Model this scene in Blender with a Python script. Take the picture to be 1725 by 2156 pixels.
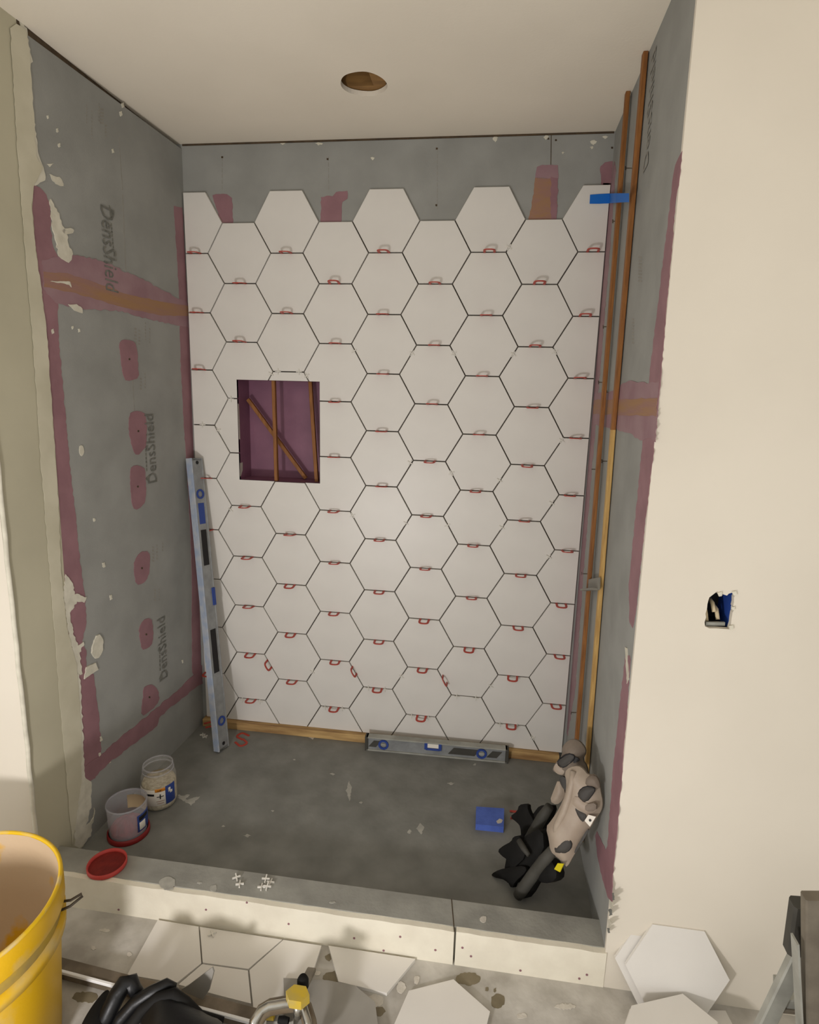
import bpy, bmesh, math, random
from mathutils import Vector, Matrix
from mathutils.geometry import delaunay_2d_cdt
random.seed(7)
for o in list(bpy.data.objects): bpy.data.objects.remove(o)
scene = bpy.context.scene
C = scene.collection

# ------------------------------------------------------------------ camera (solved from the hexagon grid)
F = 1230.0
CAM = Vector((0.393283, -2.156063, 1.410271))
RX = Vector((0.9904619042695478, 0.1352120011459908, 0.026512844751843304))      # image right
RY = Vector((0.05227019148385634, -0.19067951808361172, -0.9802597352057454))    # image down
RZ = Vector((-0.12748742397969987, 0.972295755482606, -0.1959283557771107))      # view direction
cd = bpy.data.cameras.new('camera'); cam = bpy.data.objects.new('camera', cd); C.objects.link(cam)
cd.sensor_fit = 'HORIZONTAL'; cd.sensor_width = 36.0; cd.lens = F / 1725.0 * 36.0
cd.clip_start = 0.02
m3 = Matrix((RX, -RY, -RZ)).transposed()
cam.matrix_world = Matrix.Translation(CAM) @ m3.to_4x4()
scene.camera = cam

# ------------------------------------------------------------------ light
w = bpy.data.worlds.new('world'); scene.world = w; w.use_nodes = True
bg = w.node_tree.nodes['Background']
bg.inputs[0].default_value = (1.0, 0.975, 0.925, 1); bg.inputs[1].default_value = 0.86
ld = bpy.data.lights.new('work_light', 'POINT'); ld.energy = 46; ld.shadow_soft_size = 0.07
ld.color = (1.0, 0.965, 0.96)
lo = bpy.data.objects.new('work_light', ld); C.objects.link(lo); lo.location = (-0.30, -2.25, 0.50)
vs = scene.view_settings
vs.view_transform = 'Standard'; vs.look = 'None'; vs.gamma = 1; vs.exposure = 0.0; vs.use_curve_mapping = False

# ------------------------------------------------------------------ pixel -> point helpers
def ray(u, v):
    return (RX * ((u - 862.5) / F) + RY * ((v - 1078.0) / F) + RZ)
def hit(u, v, pl):
    n, d = pl                       # n . p = d
    r = ray(u, v); t = (d - n.dot(CAM)) / n.dot(r)
    return CAM + r * t
def plane(n, p):
    n = Vector(n).normalized(); return (n, n.dot(Vector(p)))
def zpl(z): return plane((0, 0, 1), (0, 0, z))
def ypl(y): return plane((0, 1, 0), (0, y, 0))
def xpl(x): return plane((1, 0, 0), (x, 0, 0))

# planes of the place
ZC = 2.267            # ceiling
ZF = -0.025           # bathroom floor
ZB = 0.078            # curb top
PL_BACK = ypl(0.012)
PL_L = plane((1, -0.045, -0.008), (-0.766, 0, 0))       # left alcove wall
PL_R = plane((-1, 0.0183, -0.006), (0.762, 0, 0))       # right alcove wall
PL_FR = plane((0, -1, 0.022), (0, -0.898, 0))           # room wall right of the alcove
YFL = -0.88                                             # room wall left of the alcove
def xl(y, z): return -0.766 + 0.045 * y + 0.008 * z
def xr(y, z): return 0.762 + 0.0183 * y - 0.006 * z
def yfr(z): return -0.898 + 0.022 * z

# ------------------------------------------------------------------ materials
def lin(c):
    return tuple((x / 255 / 12.92 if x / 255 <= 0.04045 else ((x / 255 + 0.055) / 1.055) ** 2.4) for x in c)
MATS = {}
def mat(name, col, rough=0.6, col2=None, scale=20, contrast=(0.35, 0.65), bump=0.0, bscale=200, metal=0.0,
        stretch=(1, 1, 1), trans=0.0, alpha=1.0, spec=0.5, detail=6, ior=1.45):
    if name in MATS: return MATS[name]
    m = bpy.data.materials.new(name); m.use_nodes = True
    nt = m.node_tree; b = nt.nodes['Principled BSDF']
    b.inputs['Roughness'].default_value = rough; b.inputs['Metallic'].default_value = metal
    b.inputs['Specular IOR Level'].default_value = spec
    b.inputs['Transmission Weight'].default_value = trans; b.inputs['Alpha'].default_value = alpha
    b.inputs['IOR'].default_value = ior
    c1 = (*lin(col), 1)
    b.inputs['Base Color'].default_value = c1
    tc = nt.nodes.new('ShaderNodeTexCoord')
    mp = nt.nodes.new('ShaderNodeMapping'); mp.inputs['Scale'].default_value = stretch
    nt.links.new(tc.outputs['Object'], mp.inputs['Vector'])
    if col2 is not None:
        n = nt.nodes.new('ShaderNodeTexNoise'); n.inputs['Scale'].default_value = scale; n.inputs['Detail'].default_value = detail
        nt.links.new(mp.outputs['Vector'], n.inputs['Vector'])
        r = nt.nodes.new('ShaderNodeValToRGB')
        r.color_ramp.elements[0].position = contrast[0]; r.color_ramp.elements[0].color = c1
        r.color_ramp.elements[1].position = contrast[1]; r.color_ramp.elements[1].color = (*lin(col2), 1)
        nt.links.new(n.outputs['Fac'], r.inputs['Fac']); nt.links.new(r.outputs['Color'], b.inputs['Base Color'])
    if bump > 0:
        n2 = nt.nodes.new('ShaderNodeTexNoise'); n2.inputs['Scale'].default_value = bscale; n2.inputs['Detail'].default_value = 4
        nt.links.new(mp.outputs['Vector'], n2.inputs['Vector'])
        bp = nt.nodes.new('ShaderNodeBump'); bp.inputs['Strength'].default_value = bump; bp.inputs['Distance'].default_value = 0.002
        nt.links.new(n2.outputs['Fac'], bp.inputs['Height']); nt.links.new(bp.outputs['Normal'], b.inputs['Normal'])
    MATS[name] = m
    return m

M_tile = mat('white_tile', (222, 218, 211), 0.38, (217, 213, 206), 6, bump=0.05, bscale=350)
M_tileedge = M_tile
M_board = mat('grey_board', (152, 152, 147), 0.85, (141, 141, 136), 7, bump=0.15, bscale=260)
M_boardr = M_board
M_wall = mat('drywall', (222, 214, 199), 0.8, (217, 209, 194), 3, bump=0.12, bscale=60)
M_jamb = mat('primed_drywall', (188, 182, 158), 0.75, (178, 172, 149), 3, bump=0.2, bscale=30)
M_ceil = mat('ceiling_paint', (236, 227, 210), 0.85, (231, 222, 205), 3, bump=0.15, bscale=120)
M_comp = mat('joint_compound', (216, 211, 194), 0.8, (198, 193, 176), 30, bump=0.3, bscale=60)
M_mem = mat('purple_membrane', (148, 109, 115), 0.6, (136, 99, 105), 14, bump=0.25, bscale=90)
M_memr = M_mem
M_memthin = mat('thin_membrane', (154, 124, 128), 0.7, (142, 108, 115), 10, bump=0.2, bscale=90)
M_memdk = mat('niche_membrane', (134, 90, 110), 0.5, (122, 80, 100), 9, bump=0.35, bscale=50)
M_tape = mat('taped_seam', (156, 118, 82), 0.7, (150, 112, 102), 16, bump=0.2, bscale=120, stretch=(1, 0.3, 3))
M_pan = mat('shower_membrane', (136, 136, 130), 0.7, (112, 112, 106), 9, (0.3, 0.72), bump=0.35, bscale=60)
M_curb = mat('curb_membrane', (156, 155, 147), 0.6, (138, 137, 130), 12, bump=0.5, bscale=70)
M_curbw = mat('curb_board', (232, 226, 208), 0.85, (222, 215, 197), 14, bump=0.2, bscale=150)
M_conc = mat('concrete', (196, 192, 184), 0.85, (158, 153, 144), 11, (0.34, 0.66), bump=0.4, bscale=90)
M_stain = mat('damp_stain', (110, 100, 78), 0.5, (124, 114, 92), 30)
M_spl = mat('thinset_splash', (206, 200, 190), 0.85, (190, 184, 172), 40, bump=0.5)
M_gap = mat('dark_gap', (66, 54, 40), 0.9, (84, 68, 48), 40)
M_wood = mat('stained_wood', (150, 98, 46), 0.6, (122, 76, 34), 20, stretch=(6, 6, 0.6), bump=0.1)
M_woodl = mat('pale_wood', (196, 160, 96), 0.6, (170, 132, 74), 20, stretch=(6, 6, 0.6), bump=0.1)
M_bat = mat('batten_wood', (200, 166, 110), 0.65, (140, 106, 66), 8, stretch=(0.6, 4, 4), bump=0.15)
M_joist = mat('joist_wood', (150, 112, 62), 0.7, (120, 88, 48), 12, stretch=(1, 5, 5))
M_red = mat('red_plastic', (176, 62, 48), 0.45)
M_clear = mat('milky_plastic', (214, 210, 200), 0.45, spec=0.4)
M_blue = mat('blue_tape', (0, 104, 196), 0.55)
M_alu = mat('aluminium', (150, 152, 152), 0.42, (132, 134, 134), 30, metal=0.2, bump=0.05)
M_alub = mat('worn_blue_edge', (150, 162, 182), 0.6, (172, 176, 182), 30, (0.4, 0.6), metal=0.0)
M_blk = mat('black_rubber', (17, 16, 15), 0.75, (24, 23, 21), 14, bump=0.2, bscale=60, spec=0.25)
M_blkg = mat('black_gloss', (18, 18, 19), 0.42, (40, 39, 37), 9, (0.5, 0.7), bump=0.5, bscale=40, spec=0.4)
M_dgrey = mat('grey_foam', (70, 68, 62), 0.7, (56, 54, 48), 12, bump=0.2)
M_tan = mat('tan_shell', (170, 156, 140), 0.5, (150, 134, 118), 9, bump=0.2, bscale=80)
M_tand = mat('dusty_strap', (128, 116, 104), 0.7, (112, 100, 88), 20, bump=0.3)
M_inset = mat('dark_inset', (66, 63, 58), 0.6, (54, 50, 46), 15)
M_yel = mat('yellow_plastic', (208, 164, 14), 0.45, (188, 166, 110), 8, (0.48, 0.64), bump=0.1)
M_yeld = mat('yellow_knob', (190, 160, 36), 0.5, (170, 150, 80), 30)
M_mud = mat('mortar_residue', (200, 176, 144), 0.7, (216, 164, 20), 6, (0.56, 0.62), bump=0.4, bscale=40)
M_chrome = mat('chrome', (190, 188, 180), 0.22, (120, 112, 96), 9, metal=0.9)
M_wire = mat('wire_steel', (84, 76, 66), 0.45, metal=0.6)
M_ink = mat('printed_ink', (96, 97, 90), 0.8, (122, 120, 112), 60)
M_inkf = mat('faded_ink', (136, 133, 125), 0.85, (146, 143, 135), 60)
M_pen = mat('pencil', (92, 88, 80), 0.9)
M_white = mat('white_label', (232, 226, 214), 0.6)
M_org = mat('orange_label', (220, 140, 40), 0.6)
M_bluel = mat('blue_label', (44, 68, 140), 0.5)
M_black = mat('black_print', (22, 20, 22), 0.6)
M_pink = mat('red_wedges', (196, 60, 64), 0.6, (150, 40, 44), 40, bump=0.6)
M_crumb = mat('spacer_heap', (206, 192, 160), 0.6, (170, 156, 124), 90, (0.4, 0.6), bump=1.0, bscale=160)
M_jar = mat('clear_jar', (235, 235, 230), 0.12, trans=0.0, alpha=0.20, spec=0.6)
M_tub = mat('frosted_tub', (206, 206, 214), 0.4, alpha=0.3, spec=0.5)
M_beige = mat('beige_card', (214, 196, 160), 0.8)
M_sponge = mat('blue_foam', (86, 112, 196), 0.8, (76, 100, 180), 30, bump=0.4)
M_lad = mat('dusty_ladder', (128, 120, 106), 0.6, (108, 100, 88), 14, metal=0.2, bump=0.2)
M_ladl = mat('pale_rail', (176, 176, 168), 0.5, (150, 150, 142), 14, metal=0.3)
M_grey = mat('grey_clip', (122, 118, 108), 0.5)
M_gtile = mat('grey_plate', (150, 146, 138), 0.6, (140, 136, 128), 10)  # own grey of the triangular plate; on one white tile it paints shade
M_boxblue = mat('box_blue', (44, 76, 160), 0.5)
M_dirt = mat('red_debris', (150, 60, 40), 0.7, (120, 44, 34), 40)
M_floorstain = mat('pan_scuff', (180, 178, 168), 0.8, (160, 158, 150), 40)

# ------------------------------------------------------------------ object helpers
def tag(o, label=None, cat=None, group=None, kind=None):
    if label: o['label'] = label
    if cat: o['category'] = cat
    if group: o['group'] = group
    if kind: o['kind'] = kind
    return o
def wloc(p):
    v = Vector((0, 0, 0))
    while p is not None:
        v += p.location; p = p.parent
    return v
def obj(name, verts, faces, m, parent=None, smooth=False, origin=None):
    """verts are world coordinates; parents are never rotated"""
    base = Vector((0, 0, 0))
    if parent is not None: base = wloc(parent)
    org = Vector(origin) if origin is not None else Vector((0, 0, 0)) + base
    me = bpy.data.meshes.new(name)
    me.from_pydata([tuple(Vector(v) - org) for v in verts], [], faces)
    bm = bmesh.new(); bm.from_mesh(me); bmesh.ops.recalc_face_normals(bm, faces=bm.faces); bm.to_mesh(me); bm.free()
    if smooth:
        for p in me.polygons: p.use_smooth = True
    me.materials.append(m)
    o = bpy.data.objects.new(name, me); C.objects.link(o)
    o.parent = parent; o.location = org - base
    return o
def empty(name, loc, label=None, cat=None, group=None, kind=None):
    o = bpy.data.objects.new(name, None); C.objects.link(o); o.location = loc; o.empty_display_size = 0.05
    return tag(o, label, cat, group, kind)
class MB:
    def __init__(s): s.v = []; s.f = []
    def add(s, v, f):
        n = len(s.v); s.v += [Vector(p) for p in v]; s.f += [tuple(i + n for i in q) for q in f]; return s
    def build(s, name, m, parent=None, smooth=False, origin=None): return obj(name, s.v, s.f, m, parent, smooth, origin)
BOXF = [(0, 1, 3, 2), (4, 6, 7, 5), (0, 4, 5, 1), (2, 3, 7, 6), (0, 2, 6, 4), (1, 5, 7, 3)]
def boxg(x0, x1, y0, y1, z0, z1):
    return [(x, y, z) for x in (x0, x1) for y in (y0, y1) for z in (z0, z1)], BOXF
def beam(A, B, u, wu, wv):
    """box from A to B; u = one cross direction (width wu), other width wv"""
    A = Vector(A); B = Vector(B); d = (B - A).normalized(); u = Vector(u); u = (u - d * u.dot(d)).normalized(); v = d.cross(u)
    vs_ = []
    for P in (A, B):
        for a in (-1, 1):
            for b in (-1, 1): vs_.append(P + u * (a * wu / 2) + v * (b * wv / 2))
    return vs_, BOXF
def bevbeam(A, B, u, wu, wv, c=0.004):
    A = Vector(A); B = Vector(B); d = (B - A).normalized(); u = Vector(u); u = (u - d * u.dot(d)).normalized(); v = d.cross(u)
    a, b = wu / 2, wv / 2
    prof = [(a, b - c), (a - c, b), (-a + c, b), (-a, b - c), (-a, -b + c), (-a + c, -b), (a - c, -b), (a, -b + c)]
    vv = [P + u * x + v * y for P in (A, B) for x, y in prof]
    n = 8
    return vv, [tuple(range(n)), tuple(range(2 * n - 1, n - 1, -1))] + [(i, (i + 1) % n, n + (i + 1) % n, n + i) for i in range(n)]
def prism(pts, nrm, t):
    """extrude planar polygon along nrm by t"""
    pts = [Vector(p) for p in pts]; n = len(pts); nrm = Vector(nrm).normalized() * t
    v = pts + [p + nrm for p in pts]
    return v, [tuple(range(n)), tuple(range(2 * n - 1, n - 1, -1))] + [(i, (i + 1) % n, n + (i + 1) % n, n + i) for i in range(n)]
def tube(path, r, seg=8, caps=True):
    path = [Vector(p) for p in path]; rs = r if isinstance(r, (list, tuple)) else [r] * len(path)
    v = []; f = []; prev = None
    for i, p in enumerate(path):
        d = (path[min(i + 1, len(path) - 1)] - path[max(i - 1, 0)]).normalized()
        a = Vector((0, 0, 1)) if abs(d.z) < 0.9 else Vector((1, 0, 0))
        if prev is not None: a = prev
        e1 = (a - d * a.dot(d)).normalized(); e2 = d.cross(e1); prev = e1
        for k in range(seg):
            t = 2 * math.pi * k / seg; v.append(p + (e1 * math.cos(t) + e2 * math.sin(t)) * rs[i])
    for i in range(len(path) - 1):
        for k in range(seg):
            f.append((i * seg + k, i * seg + (k + 1) % seg, (i + 1) * seg + (k + 1) % seg, (i + 1) * seg + k))
    if caps: f += [tuple(range(seg)), tuple(range((len(path) - 1) * seg, len(path) * seg))]
    return v, f
def lathe(prof, c, seg=40, axis=(0, 0, 1), close=False, a0=0.0, a1=2 * math.pi):
    """prof = [(r, h)] around axis at c"""
    ax = Vector(axis).normalized(); t = Vector((1, 0, 0)) if abs(ax.x) < 0.9 else Vector((0, 1, 0))
    e1 = (t - ax * t.dot(ax)).normalized(); e2 = ax.cross(e1); c = Vector(c)
    full = abs(a1 - a0 - 2 * math.pi) < 1e-6; n = seg if full else seg + 1
    v = []; f = []
    for r, h in prof:
        for k in range(n):
            a = a0 + (a1 - a0) * k / seg; v.append(c + ax * h + (e1 * math.cos(a) + e2 * math.sin(a)) * max(r, 1e-5))
    m = len(prof)
    for i in range(m - 1 if not close else m):
        j = (i + 1) % m
        for k in range(seg):
            k2 = (k + 1) % n
            f.append((i * n + k, i * n + k2, j * n + k2, j * n + k))
    return v, f
def rough_outline(pts, step, amp, seed=0):
    rnd = random.Random(seed); out = []
    n = len(pts)
    for i in range(n):
        a = Vector(pts[i]); b = Vector(pts[(i + 1) % n]); L = (b - a).length; k = max(1, int(L / step)); nrm = Vector((-(b - a).y, (b - a).x)).normalized() if L > 0 else Vector((0, 0))
        for j in range(k):
            out.append(a + (b - a) * (j / k) + nrm * (rnd.uniform(-amp, amp)) )
    return out
def smooth_outline(pts, it=2):
    pts = [Vector(p) for p in pts]
    for _ in range(it):
        q = []
        for i in range(len(pts)):
            a, b = pts[i], pts[(i + 1) % len(pts)]
            q += [a * 0.75 + b * 0.25, a * 0.25 + b * 0.75]
        pts = q
    return pts
def patch(name, pix, pl, m, parent, t=0.001, step=5, amp=1.0, seed=0, smooth=0, lift=0.0, label=None):
    """thin coat / print traced on a wall plane (pl normal faces the room)"""
    p2 = [Vector(p) for p in pix]
    if smooth: p2 = smooth_outline(p2, smooth)
    if amp > 0: p2 = rough_outline(p2, step, amp, seed)
    n = pl[0]
    pts = [hit(p.x, p.y, pl) + n * lift for p in p2]
    tri = delaunay_2d_cdt(p2, [], [list(range(len(p2)))], 1, 1e-6)
    vs2, fs = tri[0], tri[2]
    base = [hit(p.x, p.y, pl) + n * lift for p in vs2]
    # top sheet plus rim
    v = [p + n * t for p in base]; f = [tuple(q) for q in fs]
    k = len(v); v += [p + n * t for p in pts] + pts; c = len(pts)
    f += [(k + i, k + (i + 1) % c, k + c + (i + 1) % c, k + c + i) for i in range(c)]
    o = obj(name, v, f, m, parent)
    if label: o['label'] = label
    return o
def puff(name, pix, pl, m, parent=None, t=0.01, bulge=0.01, dm=0.03, grid=0.012, smooth=1, world=None, nsub=True, lift=0.0):
    """solid pad: outline on a plane, flat back, domed front"""
    n = pl[0]
    pts = world if world is not None else [hit(u, v, pl) for u, v in pix]
    c0 = sum(pts, Vector()) / len(pts)
    a = Vector((0, 0, 1)) if abs(n.z) < 0.8 else Vector((0, 1, 0))
    e1 = (a - n * a.dot(n)).normalized(); e2 = n.cross(e1)
    p2 = [Vector(((p - c0).dot(e1), (p - c0).dot(e2))) for p in pts]
    if smooth: p2 = smooth_outline(p2, smooth)
    # resample
    q = []
    for i in range(len(p2)):
        a_, b_ = p2[i], p2[(i + 1) % len(p2)]; k = max(1, int((b_ - a_).length / grid))
        q += [a_ + (b_ - a_) * (j / k) for j in range(k)]
    p2 = q; nb = len(p2)
    def inside(x, y):
        r = False; j = nb - 1
        for i in range(nb):
            yi, yj = p2[i].y, p2[j].y
            if (yi > y) != (yj > y) and x < (p2[j].x - p2[i].x) * (y - yi) / (yj - yi) + p2[i].x: r = not r
            j = i
        return r
    def dist(p):
        best = 1e9
        for i in range(nb):
            a_, b_ = p2[i], p2[(i + 1) % nb]; ab = b_ - a_; L = ab.length_squared
            t_ = max(0, min(1, (p - a_).dot(ab) / L)) if L > 0 else 0
            best = min(best, (p - a_ - ab * t_).length)
        return best
    xs = [p.x for p in p2]; ys = [p.y for p in p2]; vin = list(p2)
    x = min(xs)
    while x < max(xs):
        y = min(ys)
        while y < max(ys):
            if inside(x, y) and dist(Vector((x, y))) > grid * 0.5: vin.append(Vector((x, y)))
            y += grid
        x += grid
    r = delaunay_2d_cdt(vin, [], [list(range(nb))], 1, 1e-7)
    v2, fs = r[0], r[2]
    top = []
    for p in v2:
        d = dist(p); s = min(1, d / dm); h = t + bulge * (1 - (1 - s) ** 2)
        top.append(c0 + e1 * p.x + e2 * p.y + n * (h + lift))
    v = list(top); f = [tuple(g) for g in fs]
    k = len(v)
    rim_t = [c0 + e1 * p.x + e2 * p.y + n * (t + lift) for p in p2]; rim_b = [c0 + e1 * p.x + e2 * p.y + n * lift for p in p2]
    v += rim_t + rim_b
    f += [(k + i, k + (i + 1) % nb, k + nb + (i + 1) % nb, k + nb + i) for i in range(nb)]
    f.append(tuple(range(k + nb, k + 2 * nb)))
    return obj(name, v, f, m, parent, smooth=True)

# ================================================================== THE SETTING
def struct(name, v, f, m, origin=None):
    o = obj(name, v, f, m, origin=origin); o['kind'] = 'structure'; return o

# niche opening in the back wall
NX0, NX1, NZ0, NZ1, ND = -0.563, -0.239, 1.069, 1.451, 0.115
yb = 0.012
X0, X1 = -0.80, 0.80
xs = [X0, NX0, NX1, X1]; zs = [-0.05, NZ0, NZ1, ZC + 0.02]
mb = MB()
for i in range(3):
    for j in range(3):
        if i == 1 and j == 1: continue
        mb.add([(xs[i], yb, zs[j]), (xs[i + 1], yb, zs[j]), (xs[i + 1], yb, zs[j + 1]), (xs[i], yb, zs[j + 1])], [(0, 1, 2, 3)])
mb.add([(X0, yb + .16, zs[0]), (X1, yb + .16, zs[0]), (X1, yb + .16, zs[3]), (X0, yb + .16, zs[3])], [(0, 1, 2, 3)])
wall_back = struct('wall_back', mb.v, mb.f, M_board)
tag(wall_back, 'grey backer board back wall of the shower set with white hexagon tiles', 'wall')
# niche liner
nl = MB()
a = 0.0
nl.add([(NX0, a, NZ0), (NX0, ND, NZ0), (NX0, ND, NZ1), (NX0, a, NZ1)], [(0, 1, 2, 3)])
nl.add([(NX1, a, NZ0), (NX1, ND, NZ0), (NX1, ND, NZ1), (NX1, a, NZ1)], [(0, 1, 2, 3)])
nl.add([(NX0, a, NZ0), (NX1, a, NZ0), (NX1, ND, NZ0), (NX0, ND, NZ0)], [(0, 1, 2, 3)])
nl.add([(NX0, a, NZ1), (NX1, a, NZ1), (NX1, ND, NZ1), (NX0, ND, NZ1)], [(0, 1, 2, 3)])
nl.add([(NX0, ND, NZ0), (NX1, ND, NZ0), (NX1, ND, NZ1), (NX0, ND, NZ1)], [(0, 1, 2, 3)])
o = nl.build('niche', M_memdk, wall_back); o['label'] = 'rectangular wall niche painted with purple waterproofing'
for px in ([(499, 850), (503, 850), (506, 925), (502, 925)], [(505, 975), (511, 973), (511, 990), (507, 1003), (505, 1003)]):
    pts = [hit(u, v, xpl(NX0 + 0.0005)) for u, v in px]
    p_ = [Vector((NX0 + 0.0008, max(0.002, q.y), q.z)) for q in pts]
    obj('white_chip', p_, [tuple(range(len(p_)))], M_spl, wall_back)

# left wall (slightly out of square)
def quadwall(name, c4, m, n_out, th=0.1):
    v = [Vector(p) for p in c4]; v += [p + Vector(n_out) * th for p in v[:4]]
    return struct(name, v, [(0, 1, 2, 3), (7, 6, 5, 4), (0, 4, 5, 1), (1, 5, 6, 2), (2, 6, 7, 3), (3, 7, 4, 0)], m)
YJ = -0.735
zt = ZC - 0.016
wall_left = quadwall('wall_left', [(xl(yb, -.05), yb, -.05), (xl(YJ, -.05), YJ, -.05), (xl(YJ, zt), YJ, zt), (xl(yb, zt), yb, zt)], M_board, (-1, 0, 0), 0.06)
tag(wall_left, 'grey backer board left wall of the shower with purple membrane strips', 'wall')
obj('ceiling_gap', *[x for x in boxg(xl(-.4, ZC) - 0.06, xl(-.4, ZC) - 0.012, -0.70, yb, zt, ZC + .01)], M_gap, wall_left)
wall_right = quadwall('wall_right', [(xr(yb, -.05), yb, -.05), (xr(-.9, -.05), yfr(-.05) + .012, -.05), (xr(-.85, ZC), yfr(ZC) + .012, ZC + .01), (xr(yb, ZC), yb, ZC + .01)], M_boardr, (1, 0, 0), 0.09)
tag(wall_right, 'grey backer board right wall of the shower behind the tall wooden sticks', 'wall')
# drywall return on the left and the room walls
jv = [(xl(YJ, -.05) + .003, YJ + .02, -.05), (xl(YFL, -.05) + .003, YFL + .004, -.05), (xl(YFL, ZC) + .003, YFL + .004, ZC), (xl(YJ, ZC) + .003, YJ + .06, ZC)]
wall_jamb = quadwall('wall_jamb', jv, M_jamb, (-1, 0, 0), 0.06)
tag(wall_jamb, 'pale green primed drywall return beside the left shower wall', 'wall')
# rounded compound build-up along the return edge
wfl = struct('wall_front_left', *boxg(-2.3, xl(YFL, 0) + .002, YFL, YFL + .1, ZF - .02, ZC), M_wall)
tag(wfl, 'off white drywall of the room left of the shower opening', 'wall')
bead = []
for i in range(40):
    z = ZF + (ZC - ZF) * i / 39
    bead.append((xl(YFL, z) + .004 + random.uniform(-.0015, .0015), YFL - .002 + random.uniform(-.0015, .0015), z))
o = obj('corner_bead', *tube(bead, 0.006, 6), M_comp, wfl, smooth=True)
# right room wall with the ragged outlet hole
hole_px = [(1494, 1258), (1503, 1251), (1511, 1245), (1514, 1252), (1519, 1256), (1522, 1251), (1531, 1254), (1535, 1250), (1541, 1248), (1549, 1251), (1546, 1258), (1546, 1268), (1544, 1276), (1547, 1282), (1543, 1290), (1541, 1302), (1540, 1312), (1536, 1325), (1522, 1324), (1508, 1323), (1494, 1323), (1485, 1319), (1484, 1310), (1487, 1300), (1486, 1292), (1489, 1282), (1490, 1272), (1492, 1264)]
hole = [hit(u, v, PL_FR) for u, v in hole_px]
def wall_with_hole(corners, holepts, n, th):
    """corners: 4 points ccw; planar cdt with a hole"""
    o_ = Vector(corners[0]); e1 = (Vector(corners[1]) - o_).normalized(); e2 = (n.cross(e1)).normalized()
    P = [Vector(((Vector(p) - o_).dot(e1), (Vector(p) - o_).dot(e2))) for p in list(corners) + list(holepts)]
    nc = len(corners); nh = len(holepts)
    edges = [(i, (i + 1) % nc) for i in range(nc)] + [(nc + i, nc + (i + 1) % nh) for i in range(nh)]
    r = delaunay_2d_cdt(P, edges, [], 2, 1e-7)      # 2 = with holes? fall back to centroid test
    v2, fs = r[0], r[2]
    hp = P[nc:]
    def ins(poly, p):
        res = False; j = len(poly) - 1
        for i in range(len(poly)):
            if (poly[i].y > p.y) != (poly[j].y > p.y) and p.x < (poly[j].x - poly[i].x) * (p.y - poly[i].y) / (poly[j].y - poly[i].y) + poly[i].x: res = not res
            j = i
        return res
    f = []
    r = delaunay_2d_cdt(P, edges, [], 0, 1e-7); v2, fs = r[0], r[2]
    for q in fs:
        c = sum((v2[i] for i in q), Vector((0, 0))) / len(q)
        if ins(P[:nc], c) and not ins(hp, c): f.append(tuple(q))
    v = [o_ + e1 * p.x + e2 * p.y for p in v2]
    k = len(v)
    v += [Vector(p) for p in holepts] + [Vector(p) - n * th for p in holepts]
    f += [(k + i, k + (i + 1) % nh, k + nh + (i + 1) % nh, k + nh + i) for i in range(nh)]
    return v, f
nfr = PL_FR[0]
cs = [(xr(-.9, ZF), yfr(ZF - .02), ZF - .02), (2.6, yfr(ZF - .02), ZF - .02), (2.6, yfr(ZC), ZC), (xr(-.85, ZC), yfr(ZC), ZC)]
v, f = wall_with_hole(cs, hole, nfr, 0.013)
k = len(v); v += [Vector(cs[0]), Vector(cs[3]), Vector(cs[3]) + Vector((.0005, .013, 0)), Vector(cs[0]) + Vector((.0005, .013, 0))]; f.append((k, k + 1, k + 2, k + 3))
wall_fr = struct('wall_front_right', v, f, M_wall)
tag(wall_fr, 'cream painted drywall of the room right of the shower opening', 'wall')
# stub end behind the corner so the wall has thickness
hc = sum(hole, Vector()) / len(hole)
# outlet box inside the hole
ob = empty('outlet_box', hc + Vector((0, .04, -.045)), 'blue electrical box with loose wire ends inside ragged wall hole', 'electrical box')
bx0, bx1, bz0, bz1 = hc.x - .03, hc.x + .027, hc.z - .05, hc.z + .05
q = MB(); y0_, y1_ = hc.y + .014, hc.y + .085
q.add([(bx0, y1_, bz0), (bx1, y1_, bz0), (bx1, y1_, bz1), (bx0, y1_, bz1)], [(0, 1, 2, 3)])
q.add([(bx0, y0_, bz0), (bx0, y1_, bz0), (bx0, y1_, bz1), (bx0, y0_, bz1)], [(0, 1, 2, 3)])
q.add([(bx0, y0_, bz0), (bx1, y0_, bz0), (bx1, y1_, bz0), (bx0, y1_, bz0)], [(0, 1, 2, 3)])
q.add([(bx0, y0_, bz1), (bx1, y0_, bz1), (bx1, y1_, bz1), (bx0, y1_, bz1)], [(0, 1, 2, 3)])
q.build('box_shell', M_black, ob)
obj('box_side', [(bx1, y0_, bz0), (bx1, y1_, bz0), (bx1, y1_, bz1), (bx1, y0_, bz1)], [(0, 1, 2, 3)], M_boxblue, ob)
for dx, dz, L in ((-.017, -.026, .03), (.006, -.022, .028), (-.004, -.008, .022)):
    c_ = Vector((hc.x + dx, hc.y + .03, hc.z + dz))
    obj('wire_end', *tube([c_ + Vector((0, .03, .01)), c_ + Vector((0, .005, .006)), c_ + Vector((0.002, -.004, -L * .5))], 0.0045, 8), M_beige, ob, True)
obj('metal_tab', *beam((hc.x - .022, hc.y + .012, hc.z - .042), (hc.x + .018, hc.y + .014, hc.z - .040), (0, 0, 1), .008, .006), M_ladl, ob)
# torn paper tabs round the hole
for (u, v_, s) in ((1515, 1250, 5), (1546, 1248, 5), (1539, 1320, 5), (1543, 1280, 4)):
    patch('torn_paper', [(u - s, v_ - s * .6), (u + s * .7, v_ - s), (u + s, v_ + s * .6), (u - s * .3, v_ + s)], PL_FR, M_comp, wall_fr, t=.004, step=3, amp=.6, seed=u)

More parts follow.
